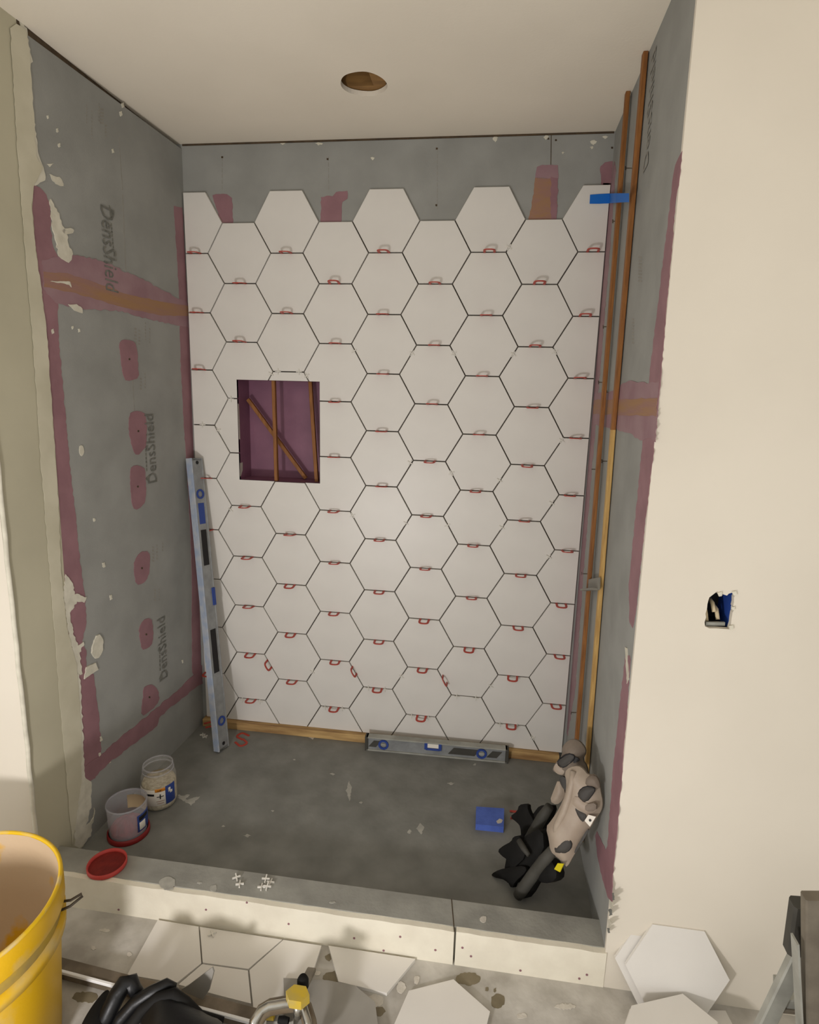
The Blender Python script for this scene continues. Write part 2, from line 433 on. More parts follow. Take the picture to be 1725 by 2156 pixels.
# ceiling with recessed light cut-out
CH = Vector((-0.008, -0.340, ZC)); CR = 0.066
ring = [CH + Vector((math.cos(t) * CR * (1 + .03 * math.sin(3 * t)), math.sin(t) * CR * (1 + .02 * math.cos(5 * t)), 0)) for t in [2 * math.pi * k / 40 for k in range(40)]]
cc = [(-2.3, -2.7, ZC), (-2.3, 0.1, ZC), (2.6, 0.1, ZC), (2.6, -2.7, ZC)]
v, f = wall_with_hole(cc, ring, Vector((0, 0, -1)), 0.013)
ceiling = struct('ceiling', v, f, M_ceil)
tag(ceiling, 'off white ceiling with a round cut-out for a light', 'ceiling')
obj('attic_deck', *boxg(-.3, .3, -.7, .1, ZC + .15, ZC + .17), M_joist, ceiling)
obj('joist', *boxg(.012, .05, -.7, .05, ZC + .015, ZC + .15), M_joist, ceiling)
obj('joist', *boxg(-.3, .012, -.30, -.262, ZC + .015, ZC + .15), M_joist, ceiling)
obj('attic_side', *boxg(-.3, -.28, -.7, .1, ZC + .015, ZC + .15), M_joist, ceiling)
obj('attic_side', *boxg(.28, .3, -.7, .1, ZC + .015, ZC + .15), M_joist, ceiling)
obj('attic_side', *boxg(-.3, .3, -.72, -.7, ZC + .015, ZC + .15), M_joist, ceiling)

# floors and curb
shower_floor = struct('shower_floor', *boxg(-.83, .80, -.83, .05, -.05, 0.0), M_pan)
tag(shower_floor, 'dark grey waterproofed shower floor', 'floor')
floor = struct('floor', *boxg(-2.3, 2.6, -2.7, -.83, ZF - .1, ZF), M_conc)
tag(floor, 'stained bare concrete floor in front of the shower', 'floor')
YCB, YCF = -.806, -.885
curb = struct('shower_curb', *boxg(xl(-.85, 0) - .01, xr(-.85, 0), YCF, YCB, ZF, ZB), M_curb)
tag(curb, 'low grey shower curb faced with white board strips', 'curb')
xs_ = hit(957, 1995, ypl(-.9)).x
def curbface(x0, x1):
    n = max(2, int((x1 - x0) / .03)); v = []; 
    rnd = random.Random(int(x0 * 100) + 500)
    for i in range(n + 1):
        x = x0 + (x1 - x0) * i / n; zz = ZB - .002 + rnd.uniform(-.0015, .0015)
        v += [(x, -.900, ZF), (x, -.900, zz), (x, YCF, zz), (x, YCF, ZF)]
    f = []
    for i in range(n):
        for k in range(4): f.append((i * 4 + k, i * 4 + (k + 1) % 4, (i + 1) * 4 + (k + 1) % 4, (i + 1) * 4 + k))
    f += [(0, 1, 2, 3), (n * 4, n * 4 + 1, n * 4 + 2, n * 4 + 3)]
    return obj('face_board', v, f, M_curbw, curb)
curbface(-.815, xs_ - .0025); curbface(xs_ + .0025, .748)
for u, v_ in [(434, 1915), (520, 1900), (608, 1945), (808, 2001), (843, 1972), (746, 1975), (974, 1995), (992, 2013), (917, 2000), (1096, 2043), (1236, 2052), (250, 1915), (1220, 2060)]:
    p_ = hit(u, v_, ypl(-.9))
    if p_.z > ZF + .004: obj('screw_spot', *lathe([(0.0001, .0012), (.003, .0012), (.003, 0)], p_, 10, (0, -1, 0)), M_mem, curb)

# ================================================================== HEXAGON TILES on the back wall
P = 0.2075; S = P / math.sqrt(3); GAP = 0.004
ZR0 = 1.069 + 5 * P        # z of row boundary 0 (top edge of the even columns)
TXL, TXR, TZB = -0.744, 0.7465, 0.034
def clip(poly, a, b, c):
    """keep a*x+b*z <= c"""
    out = []
    for i in range(len(poly)):
        p, q_ = poly[i], poly[(i + 1) % len(poly)]; dp = a * p[0] + b * p[1] - c; dq = a * q_[0] + b * q_[1] - c
        if dp <= 0: out.append(p)
        if (dp < 0 < dq) or (dq < 0 < dp):
            t = dp / (dp - dq); out.append((p[0] + (q_[0] - p[0]) * t, p[1] + (q_[1] - p[1]) * t))
    return out
def area(p): return abs(sum(p[i][0] * p[(i + 1) % len(p)][1] - p[(i + 1) % len(p)][0] * p[i][1] for i in range(len(p)))) / 2 if len(p) > 2 else 0
def hexpoly(cx, cz, g=GAP):
    r = S - g / math.sqrt(3)
    return [(cx + r * math.cos(math.radians(60 * k)), cz + r * math.sin(math.radians(60 * k))) for k in range(6)]
def tile_mesh(polys, y0, y1):
    mb = MB()
    for poly in polys:
        c = (sum(p[0] for p in poly) / len(poly), sum(p[1] for p in poly) / len(poly)); n = len(poly)
        e = 0.0012 if len(polys) == 1 else 0.0
        ins = []
        for p in poly:
            d = Vector((c[0] - p[0], c[1] - p[1])); L = d.length; d = d / L if L else d; ins.append((p[0] + d.x * e, p[1] + d.y * e))
        v = [(p[0], y0, p[1]) for p in ins] + [(p[0], y0 + .001, p[1]) for p in poly] + [(p[0], y1, p[1]) for p in poly]
        f = [tuple(range(n)), tuple(range(3 * n - 1, 2 * n - 1, -1))]
        for a_ in (0, n):
            f += [(a_ + i, a_ + (i + 1) % n, a_ + n + (i + 1) % n, a_ + n + i) for i in range(n)]
        mb.add(v, f)
    return mb
ng = 0.002
for col in range(9):
    r0 = 0.5 if col % 2 else 0.0
    for k in range(11):
        cx = (col - 4) * 1.5 * S; cz = ZR0 - (r0 + k + .5) * P
        poly = hexpoly(cx, cz)
        poly = clip(poly, -1, 0, -TXL); poly = clip(poly, 1, 0, TXR); poly = clip(poly, 0, -1, -TZB)
        if area(poly) < 2e-4: continue
        polys = [poly]
        inn = clip(clip(clip(clip(poly, -1, 0, -NX0), 1, 0, NX1), 0, -1, -NZ0), 0, 1, NZ1)
        if area(inn) > 1e-6:
            mid = clip(clip(poly, 0, -1, -NZ0), 0, 1, NZ1)
            polys = [clip(poly, 0, 1, NZ0), clip(poly, 0, -1, -NZ1), clip(mid, 1, 0, NX0), clip(mid, -1, 0, -NX1)]
            polys = [p for p in polys if area(p) > 1e-5]
            if not polys: continue
        dy = random.uniform(-.0006, .0006)
        tile_mesh(polys, dy, .0118).build('hex_tile', M_tile, wall_back, origin=(cx, 0, cz))
# dark thinset bed behind the joints
bed = MB()
tz1 = ZR0 - 0.5 * P
bx = [TXL, NX0, NX1, TXR]; bz = [TZB, NZ0, NZ1, tz1]
for i in range(3):
    for j in range(3):
        if i == 1 and j == 1: continue
        bed.add([(bx[i], .0095, bz[j]), (bx[i + 1], .0095, bz[j]), (bx[i + 1], .0095, bz[j + 1]), (bx[i], .0095, bz[j + 1])], [(0, 1, 2, 3)])
bed.build('mortar_bed', mat('mortar_bed', (84, 78, 70), .9), wall_back)

# ---- paint, print and seams on the back wall
def PB(name, pix, m=M_mem, **k): return patch(name, pix, PL_BACK if 'pl' not in k else k.pop('pl'), m, wall_back, **k)
PLB = (Vector((0, -1, 0)), -0.012)
def pb(name, pix, m=M_mem, **k): return patch(name, pix, PLB, m, wall_back, **k)
pb('membrane_patch', [(448, 412), (456, 408), (478, 409), (489, 417), (491, 470), (466, 470)], seed=1, step=6, amp=1)
pb('membrane_patch', [(676, 414), (700, 413), (708, 404), (732, 402), (732, 418), (722, 425), (718, 470), (676, 470)], seed=2, step=6, amp=1.2)
pb('membrane_patch', [(1127, 375), (1174, 377), (1172, 465), (1112, 465), (1122, 420)], M_tape, seed=3, step=6, amp=1.2, t=.0014)
pb('membrane_patch', [(1131, 352), (1142, 348), (1176, 348), (1176, 376), (1127, 375)], M_memthin, seed=4, step=6, amp=1)
pb('membrane_patch', [(1160, 372), (1176, 376), (1172, 465), (1160, 465)], M_mem, seed=5, step=6, amp=1.5, t=.002)
pb('membrane_patch', [(1264, 350), (1274, 342), (1294, 340), (1294, 400), (1282, 395), (1266, 388)], seed=6, step=6, amp=1.2)
pb('membrane_patch', [(1270, 386), (1296, 386), (1290, 480), (1284, 480)], seed=7, step=8, amp=.6)
for px in ([(1160, 285), (1161.6, 285), (1160.6, 372), (1159, 372)],):
    pb('board_seam', px, M_gap, amp=0, t=.0006)
for u, v0, v1 in ((468, 330, 410), (692, 330, 405), (921, 312, 455)):
    for j in range(int((v1 - v0) / 12)):
        pb('pencil_line', [(u - .6, v0 + j * 12), (u + .6, v0 + j * 12), (u + .6, v0 + j * 12 + 9), (u - .6, v0 + j * 12 + 9)], M_inkf, amp=0, t=.0005)
for u, v_ in ((468, 331), (472, 444), (690, 335), (693, 449), (920, 313), (919, 432), (1155, 292), (1171, 295), (1289, 311)):
    pb('screw_hole', [(u - 2, v_ - 2), (u + 2, v_ - 2), (u + 2, v_ + 2), (u - 2, v_ + 2)], M_gap, amp=.4, step=2, t=.0006, seed=u)
for i, (u, v_, a_, b_) in enumerate([(1043, 293, 6, 7), (785, 334, 4, 4), (840, 291, 11, 2.5), (672, 303, 8, 3), (595, 302, 6, 4), (420, 300, 12, 3), (1150, 290, 6, 5), (1250, 300, 7, 5), (1246, 311, 4, 3), (1186, 322, 3, 2), (1275, 289, 7, 3), (960, 286, 9, 2)]):
    pb('compound_smear', [(u - a_, v_ - b_ * .3), (u - a_ * .2, v_ - b_), (u + a_, v_ - b_ * .5), (u + a_ * .6, v_ + b_ * .3), (u, v_ + b_), (u - a_ * .6, v_ + b_ * .4)], M_comp, step=2.5, amp=1.2, seed=i, t=.0012)
obj('ceiling_gap', *boxg(-.745, .745, .0105, .013, ZC - .006, ZC + .004), M_gap, wall_back)

# ---- left wall paint, tape, compound and print
def pl_(name, pix, m=M_mem, **k): return patch(name, pix, PL_L, m, wall_left, **k)
# vertical strip at the front edge
pl_('membrane_strip', [(70, 390), (84, 394), (97, 410), (106, 440), (106, 480), (112, 520), (124, 550), (130, 600), (122, 640), (122, 700), (130, 790), (136, 860), (142, 930), (150, 1010), (160, 1100), (168, 1180), (178, 1250), (182, 1310), (172, 1350), (182, 1370), (180, 1410), (196, 1420), (205, 1480), (212, 1560), (214, 1600), (200, 1640), (176, 1640), (172, 1530), (164, 1400), (140, 1320), (128, 1200), (124, 1080), (116, 960), (104, 850), (98, 700), (88, 620), (74, 520), (67, 430)], seed=11, step=7, amp=1.3)
# seam: membrane with tape in the middle
pl_('membrane_strip', [(88, 548), (150, 536), (200, 546), (240, 560), (262, 572), (300, 588), (340, 610), (396, 638), (400, 690), (360, 682), (300, 668), (250, 655), (180, 650), (120, 640), (90, 610)], M_memthin, seed=12, step=6, amp=2.0, t=.0014)
pl_('joint_tape', [(90, 572), (140, 576), (200, 595), (260, 617), (330, 633), (398, 645), (399, 666), (340, 664), (280, 652), (220, 636), (160, 618), (92, 604)], M_tape, seed=13, step=8, amp=1.2, t=.0018)
# back corner strip
pl_('membrane_strip', [(366, 434), (384, 437), (390, 560), (398, 700), (409, 900), (411, 975), (420, 1200), (423, 1400), (426, 1430), (418, 1440), (404, 1415), (404, 1200), (398, 1060), (391, 960), (380, 760), (376, 600), (370, 500)], seed=14, step=9, amp=.8, t=.0011)
# bottom diagonal strip
pl_('membrane_strip', [(426, 1400), (426, 1438), (416, 1445), (360, 1488), (334, 1512), (330, 1528), (290, 1560), (236, 1600), (188, 1645), (172, 1640), (174, 1615), (214, 1588), (250, 1555), (300, 1515), (330, 1490), (372, 1455), (404, 1425)], seed=15, step=7, amp=1.4, t=.0022)
for i, px in enumerate([
    [(250, 722), (258, 714), (276, 716), (288, 726), (290, 770), (292, 795), (276, 802), (260, 800), (255, 760)],
    [(272, 872), (284, 864), (302, 868), (308, 880), (308, 930), (304, 945), (288, 962), (278, 942), (270, 905)],
    [(273, 985), (284, 980), (302, 982), (306, 1000), (308, 1050), (298, 1068), (284, 1074), (276, 1060), (274, 1020)],
    [(282, 1180), (294, 1162), (314, 1160), (315, 1185), (312, 1215), (300, 1230), (287, 1231), (281, 1205)],
    [(292, 1322), (300, 1306), (318, 1299), (322, 1325), (322, 1352), (312, 1366), (298, 1368), (294, 1345)],
    [(302, 1450), (306, 1443), (322, 1441), (332, 1452), (336, 1475), (318, 1496), (296, 1510), (300, 1475)]]):
    pl_('membrane_patch', px, M_mem, seed=20 + i, step=5, amp=.9, smooth=1, t=.0016)
    c = (sum(p[0] for p in px) / len(px), sum(p[1] for p in px) / len(px))
    pl_('screw_hole', [(c[0] - 1.6, c[1] - 2), (c[0] + 1.6, c[1] - 2), (c[0] + 1.6, c[1] + 2), (c[0] - 1.6, c[1] + 2)], M_gap, amp=.3, step=2, lift=.0016, t=.0006)
# compound feathered over the front edge, top to bottom
pl_('joint_compound', [(40, 40), (54, 60), (62, 110), (68, 132), (56, 134), (62, 200), (72, 262), (78, 320), (92, 352), (94, 380), (72, 390), (50, 388), (40, 200)], M_comp, seed=31, step=6, amp=1.8, t=.0022)
pl_('joint_compound', [(104, 420), (118, 440), (130, 470), (140, 500), (152, 540), (144, 552), (124, 540), (114, 500), (108, 470)], M_comp, seed=32, step=5, amp=2.2, t=.0026)
pl_('joint_compound', [(128, 484), (138, 480), (154, 481), (155, 489), (142, 494), (132, 492)], M_comp, seed=33, smooth=1, step=4, amp=1, t=.0026)
pl_('joint_compound', [(104, 366), (128, 374), (133, 392), (116, 388)], M_comp, seed=34, step=4, amp=1.8, t=.0012)
pl_('joint_compound', [(98, 345), (112, 344), (104, 352)], M_comp, seed=35, step=3, amp=.8, t=.0012)
pl_('joint_compound', [(142, 641), (160, 640), (172, 650), (172, 660), (156, 654)], M_comp, seed=36, step=4, amp=.8, t=.003)
pl_('joint_compound', [(104, 592), (128, 592), (146, 593), (149, 605), (144, 600), (126, 596)], M_comp, seed=37, step=4, amp=.8, t=.003)
pl_('joint_compound', [(168, 936), (175, 940), (176, 955), (170, 962), (166, 950)], M_comp, seed=38, step=4, amp=.5, t=.002, smooth=1)
pl_('joint_compound', [(136, 1210), (150, 1225), (156, 1250), (172, 1255), (182, 1258), (176, 1268), (160, 1266), (146, 1290), (152, 1330), (162, 1358), (176, 1352), (166, 1374), (172, 1420), (160, 1420), (142, 1330), (132, 1250)], M_comp, seed=39, step=4, amp=2, t=.003)
pl_('joint_compound', [(205, 1332), (216, 1345), (214, 1375), (203, 1388), (192, 1380), (192, 1360)], M_comp, seed=40, step=5, amp=.8, t=.004, smooth=1)
pl_('joint_compound', [(180, 1405), (200, 1395), (205, 1410), (190, 1420), (176, 1430)], M_comp, seed=41, step=5, amp=1, t=.004)
pl_('joint_compound', [(140, 1400), (166, 1420), (172, 1520), (178, 1640), (190, 1646), (190, 1700), (180, 1740), (196, 1720), (198, 1700), (190, 1760), (166, 1786), (156, 1780), (150, 1600)], M_comp, seed=42, step=6, amp=2, t=.003)
for u, v_, w_ in ((258, 222, 3), (254, 240, 3), (237, 318, 2.5), (212, 1556, 3), (210, 1590, 3), (230, 1602, 3), (384, 1393, 2), (218, 1190, 3), (233, 1258, 3), (198, 1095, 2), (120, 275, 2.5), (124, 306, 2.5), (100, 247, 2), (152, 690, 2), (166, 696, 2), (110, 698, 3)):
    pl_('compound_fleck', [(u - w_, v_ - w_ * 1.5), (u + w_ * .5, v_ - w_ * 2), (u + w_, v_ + w_), (u - w_ * .4, v_ + w_ * 1.8)], M_comp, seed=int(u), step=2.5, amp=.8, t=.0018)
PLJ = (PL_L[0], PL_L[1] + .0032)
patch('compound_band', [(34, 50), (54, 62), (64, 135), (76, 330), (90, 352), (72, 388), (66, 430), (74, 520), (88, 620), (98, 700), (116, 960), (124, 1080), (128, 1200), (140, 1320), (162, 1400), (170, 1530), (172, 1640), (152, 1780), (136, 1600), (120, 1400), (100, 1150), (84, 950), (68, 700), (46, 450), (32, 250), (22, 60)], PLJ, mat('feathered_compound', (204, 198, 176), .8, (190, 184, 161), 8, bump=.3, bscale=25), wall_jamb, seed=44, step=10, amp=1.2, t=.0008)
# pencil stud line and faded print
for v0, v1, u0, u1 in ((290, 400, 250, 258), (410, 560, 258, 264), (800, 865, 279, 283), (560, 600, 264, 268)):
    pl_('pencil_line', [(u0 - .6, v0), (u0 + .6, v0), (u1 + .6, v1), (u1 - .6, v1)], M_inkf, amp=0, t=.0006)
def text_on(s, pa, pb_, pl, hratio, m, parent, upsign=1, name='printed_lettering', stretch=None):
    cu = bpy.data.curves.new('t', 'FONT'); cu.body = s; cu.size = 1.0; cu.resolution_u = 2
    t = bpy.data.objects.new('t', cu); C.objects.link(t); bpy.context.view_layer.update()
    dg = bpy.context.evaluated_depsgraph_get(); me = bpy.data.meshes.new_from_object(t.evaluated_get(dg))
    vs_ = [v_.co.copy() for v_ in me.vertices]; fs = [tuple(p.vertices) for p in me.polygons]
    bpy.data.objects.remove(t); bpy.data.curves.remove(cu)
    x0 = min(v_.x for v_ in vs_); x1 = max(v_.x for v_ in vs_)
    A = hit(*pa, pl) if len(pa) == 2 else Vector(pa); B = hit(*pb_, pl) if len(pb_) == 2 else Vector(pb_)
    ex = (B - A); L = ex.length; ex = ex / L; n = pl[0]; ey = n.cross(ex) * upsign
    k = L / (x1 - x0); h = hratio if hratio else k
    return obj(name, [A + ex * ((v_.x - x0) * k) + ey * (v_.y * h) + n * .0022 for v_ in vs_], fs, m, parent)
text_on('DensShield', (211, 430), (222, 610), PL_L, .085, M_ink, wall_left)
text_on('DensShield', (330, 1014), (322, 872), PL_L, .075, M_ink, wall_left)
text_on('DensShield', (352, 1424), (346, 1296), PL_L, .07, M_ink, wall_left)
def tri(pix): pl_('logo_mark', pix, M_ink, amp=0, t=.0018)
tri([(229, 432), (238, 448), (232, 460)]); tri([(312, 1014), (306, 1008), (313, 1000)]); tri([(334, 1430), (342, 1430), (340, 1414)])
for u0, v0, u1, v1, n_ in ((234, 470, 240, 540, 9), (309, 992, 306, 935, 7), (337, 1412, 336, 1360, 6)):
    for j in range(n_):
        a_ = j / n_; b_ = (j + .75) / n_
        pl_('fine_print', [(u0 + (u1 - u0) * a_ - 1.2, v0 + (v1 - v0) * a_), (u0 + (u1 - u0) * a_ + 1.2, v0 + (v1 - v0) * a_), (u0 + (u1 - u0) * b_ + 1.2, v0 + (v1 - v0) * b_), (u0 + (u1 - u0) * b_ - 1.2, v0 + (v1 - v0) * b_)], M_ink, amp=0, t=.0008)
for (u, v_, w_, h_) in ((182, 220, 2, 40), (193, 232, 2, 60), (208, 216, 3, 40), (214, 228, 8, 30), (222, 262, 4, 22), (285, 690, 5, 40), (293, 694, 4, 34), (306, 678, 2, 42), (315, 690, 2, 34), (296, 795, 4, 26), (305, 785, 2, 30), (322, 1150, 4, 30), (330, 1146, 3, 30), (342, 1142, 2, 20), (326, 1240, 4, 28), (335, 1238, 2, 22), (344, 1320, 2, 40)):
    k_ = 0
    y_ = v_
    while y_ < v_ + h_:
        pl_('faded_print', [(u - w_ * .5, y_), (u + w_ * .5, y_ + 1), (u + w_ * .5 + .3, y_ + 5), (u - w_ * .5 + .3, y_ + 4)], M_inkf, amp=0, t=.0006); y_ += 7
# ---- right wall paint and print
def pr(name, pix, m=M_memr, **k): return patch(name, pix, PL_R, m, wall_right, **k)
pr('membrane_strip', [(1437, 318), (1432, 380), (1424, 420), (1416, 520), (1400, 700), (1388, 850), (1376, 960), (1356, 1130), (1340, 1290), (1334, 1322), (1326, 1310), (1325, 1230), (1340, 1080), (1352, 950), (1372, 760), (1396, 560), (1410, 450), (1420, 360), (1428, 335)], seed=51, step=9, amp=1)
pr('membrane_strip', [(1328, 1380), (1328, 1400), (1310, 1640), (1292, 1840), (1290, 1900), (1280, 1890), (1262, 1820), (1254, 1760), (1258, 1750), (1276, 1790), (1280, 1780), (1290, 1640), (1306, 1480), (1318, 1380)], seed=52, step=8, amp=1)
pr('membrane_strip', [(1300, 822), (1312, 806), (1330, 800), (1352, 806), (1388, 804), (1382, 930), (1366, 920), (1348, 928), (1330, 912), (1300, 905), (1250, 895), (1252, 830)], M_memthin, seed=53, step=6, amp=2.4, t=.0013)
pr('joint_tape', [(1252, 842), (1386, 838), (1384, 876), (1250, 872)], M_tape, seed=54, step=8, amp=1.5, t=.0018)
pr('membrane_strip', [(1294, 340), (1298, 352), (1282, 560), (1266, 760), (1246, 1000), (1228, 1220), (1212, 1450), (1196, 1550), (1192, 1540), (1215, 1260), (1240, 950), (1262, 650), (1282, 430)], M_memthin, seed=55, step=9, amp=1)
pr('compound_smear', [(1318, 1362), (1322, 1365), (1326, 1430), (1322, 1440)], M_comp, seed=56, step=6, amp=.6, t=.002)
text_on('DensShield', (1366, 345), (1384, 95), PL_R, .075, M_inkf, wall_right)
for (u, v_, w_, h_) in ((1349, 540, 8, 50), (1334, 670, 5, 50)):
    y_ = v_
    while y_ < v_ + h_:
        pr('faded_print', [(u - w_ * .5, y_), (u + w_ * .5, y_ + 1), (u + w_ * .5 - .5, y_ + 5), (u - w_ * .5 - .5, y_ + 4)], M_inkf, amp=0, t=.0006); y_ += 7
for (u0, v_, u1) in ((1291, 466, 1301), (1318, 354, 1331), (1271, 688, 1283), (1261, 805, 1273), (1278, 826, 1290), (1268, 971, 1279), (1241, 988, 1256), (1226, 1208, 1237), (1203, 1500, 1215)):
    pr('pencil_tick', [(u0, v_ - .9), (u1, v_ - .6), (u1, v_ + .9), (u0, v_ + .9)], M_gap, amp=0, t=.001)
    pr('pencil_tick', [(u0 - .8, v_ - 4), (u0 + .8, v_ - 4), (u0 + .8, v_ + 4), (u0 - .8, v_ + 4)], M_gap, amp=0, t=.001)
# chewed board edge at the bottom of the right corner
for i, (u, v_, s) in enumerate([(1290, 1890, 5), (1288, 1905, 4), (1286, 1922, 4), (1284, 1945, 4), (1282, 1960, 3)]):
    pr('chipped_edge', [(u - s, v_ - s * 2), (u + s * .6, v_ - s * 2), (u + s, v_ + s), (u - s * .5, v_ + s * 1.6)], M_pan if i % 2 == 0 else M_comp, seed=60 + i, step=3, amp=1, t=.0008)

# ---- marks on floors and curb
def pf(name, pix, m, parent, z, **k): return patch(name, pix, (Vector((0, 0, 1)), z), m, parent, **k)
rndm = random.Random(3)
for i, (u, v_, a_, b_) in enumerate([(395, 1690, 26, 6), (385, 1680, 14, 5), (735, 1665, 6, 22), (885, 1745, 8, 12), (862, 1752, 5, 5), (657, 1553, 7, 4), (574, 1707, 3, 2), (470, 1740, 4, 2), (1000, 1610, 4, 2), (700, 1630, 5, 2), (620, 1600, 3, 2), (760, 1690, 4, 2), (950, 1650, 8, 3), (520, 1760, 8, 3)]):
    sl = -0.5 if i < 2 else 0.2
    pf('floor_smear', [(u - a_, v_ - a_ * sl * -1 if i < 2 else v_), (u, v_ - b_), (u + a_, v_ + a_ * sl if i < 2 else v_ - b_ * .3), (u + a_ * .3, v_ + b_)], M_floorstain if i not in (5,) else M_spl, shower_floor, 0.0, step=3, amp=1.3, seed=70 + i, t=.0008)
for i, (u, v_, a_, b_) in enumerate([(352, 1862, 20, 16), (450, 1872, 9, 8), (1018, 1937, 9, 8), (190, 1817, 8, 3), (420, 1860, 6, 2), (700, 1900, 8, 2)]):
    pf('curb_smear', [(u - a_, v_), (u - a_ * .4, v_ - b_), (u + a_ * .8, v_ - b_ * .9), (u + a_ * .8, v_ + b_ * .4), (u, v_ + b_)], M_floorstain if i != 2 else M_spl, curb, ZB, step=4, amp=1.3, seed=90 + i, t=.0012, smooth=1)
pf('curb_seam', [(950, 1893), (952, 1893), (958, 1962), (956, 1962)], M_gap, curb, ZB, amp=0, t=.0006)
for i, (u, v_, a_, b_) in enumerate([(985, 2062, 30, 14), (1048, 2108, 16, 16), (700, 2058, 22, 13), (693, 2016, 8, 8), (800, 2130, 12, 10), (1026, 2084, 5, 4), (1042, 2085, 4, 4), (250, 2062, 22, 8), (180, 2100, 30, 12)]):
    pf('damp_spot', [(u - a_, v_), (u - a_ * .5, v_ - b_), (u + a_ * .7, v_ - b_ * .9), (u + a_, v_ + b_ * .2), (u + a_ * .3, v_ + b_), (u - a_ * .6, v_ + b_ * .8)], M_stain, floor, ZF, step=4, amp=2, seed=110 + i, t=.0006, smooth=1)
for i, (u, v_, a_, b_) in enumerate([(790, 2108, 20, 14), (845, 2080, 10, 13), (878, 2064, 7, 10), (668, 2050, 8, 6), (197, 1996, 5, 5), (272, 2010, 6, 5), (1190, 2120, 25, 6), (1100, 2140, 12, 6), (220, 1960, 12, 4)]):
    pf('mortar_splash', [(u - a_, v_), (u - a_ * .5, v_ - b_), (u + a_ * .7, v_ - b_ * .9), (u + a_, v_ + b_ * .2), (u + a_ * .3, v_ + b_), (u - a_ * .6, v_ + b_ * .8)], M_spl, floor, ZF, step=3, amp=1.6, seed=130 + i, t=.0012, smooth=1)

# ================================================================== THINGS
# ---- wooden batten under the tiles
bt = obj('wood_batten', *bevbeam((-.752, -.006, .0165), (.735, -.006, .0165), (0, 1, 0), .034, .033, .002), M_bat, origin=(0, -.006, 0))
tag(bt, 'long wooden batten strip on the floor under the tiles', 'batten')

# ---- red horseshoe spacers in the joints
def spacer_mesh():
    """horseshoe: legs in the joint (+y), bow towards the room (-y)"""
    path = []
    w_, d_, r_ = .017, .036, .012
    path = [(-w_, .006), (-w_, -d_ + r_)] + [(-w_ + r_ - r_ * math.cos(t), -d_ + r_ - r_ * math.sin(t)) for t in (math.pi / 6, math.pi / 3, math.pi / 2)]
    path += [(-x, y) for x, y in reversed(path)]
    th = .0028; hw = .0040
    L = []; R = []
    for i, p in enumerate(path):
        a_ = Vector(path[max(0, i - 1)]); b_ = Vector(path[min(len(path) - 1, i + 1)]); d = (b_ - a_).normalized(); n = Vector((-d.y, d.x))
        L.append(Vector(p) + n * hw); R.append(Vector(p) - n * hw)
    v = []
    for z in (-th / 2, th / 2):
        v += [(p.x, p.y, z) for p in L] + [(p.x, p.y, z) for p in R]
    n = len(path); f = []
    for i in range(n - 1):
        f += [(i, i + 1, n + i + 1, n + i), (2 * n + i, 3 * n + i, 3 * n + i + 1, 2 * n + i + 1), (i, 2 * n + i, 2 * n + i + 1, i + 1), (n + i, n + i + 1, 3 * n + i + 1, 3 * n + i)]
    f += [(0, n, 3 * n, 2 * n), (n - 1, 3 * n - 1, 4 * n - 1, 2 * n - 1)]
    return v, f
v, f = spacer_mesh()
sp0 = obj('horseshoe_spacer', v, f, M_red)
used = []
def put(o0, lst, loc, rot=(0, 0, 0), label=None, cat=None, group=None):
    if not lst: o = o0
    else: o = o0.copy(); C.objects.link(o)
    lst.append(o); o.location = loc; o.rotation_euler = rot
    for k in ('label', 'category', 'group'):
        if k in o: del o[k]
    return tag(o, label, cat, group)
LAB = 'small red plastic horseshoe spacer wedged in a level joint between white hexagon tiles'
for col in range(9):
    r0 = 1.5 if col % 2 else 1.0
    for k in range(9):
        r = r0 + k
        if (col, r) in {(2, 3.0), (1, 3.5), (1, 4.5), (2, 4.0), (2, 5.0), (0, 4.0), (0, 7.0), (0, 8.0), (6, 9.0)}: continue
        cx = (col - 4) * 1.5 * S + random.uniform(-.004, .004)
        if col == 0: cx = -.706 if r < 5 else (-.692 if r < 8 else -.724)
        if col == 8: cx = .702 + random.uniform(-.006, .006)
        if col == 0 and r in (5.0, 6.0): cx = -.70
        z = ZR0 - r * P
        put(sp0, used, (cx, 0, z), (random.uniform(-.12, .12), 0, random.uniform(-.08, .08)), LAB, 'tile spacer', 'red horseshoe spacers in the level joints')
for (u, v_, s) in ((562, 1400, 1), (741, 1413, 1), (931, 1432, 1)):
    p_ = hit(u, v_, ypl(0)); 
    put(sp0, used, (p_.x + .012, 0, p_.z + .006), (0, math.radians(60), 0), 'red horseshoe spacer wedged in a slanting joint between white hexagon tiles', 'tile spacer', 'red spacers in the slanting joints')

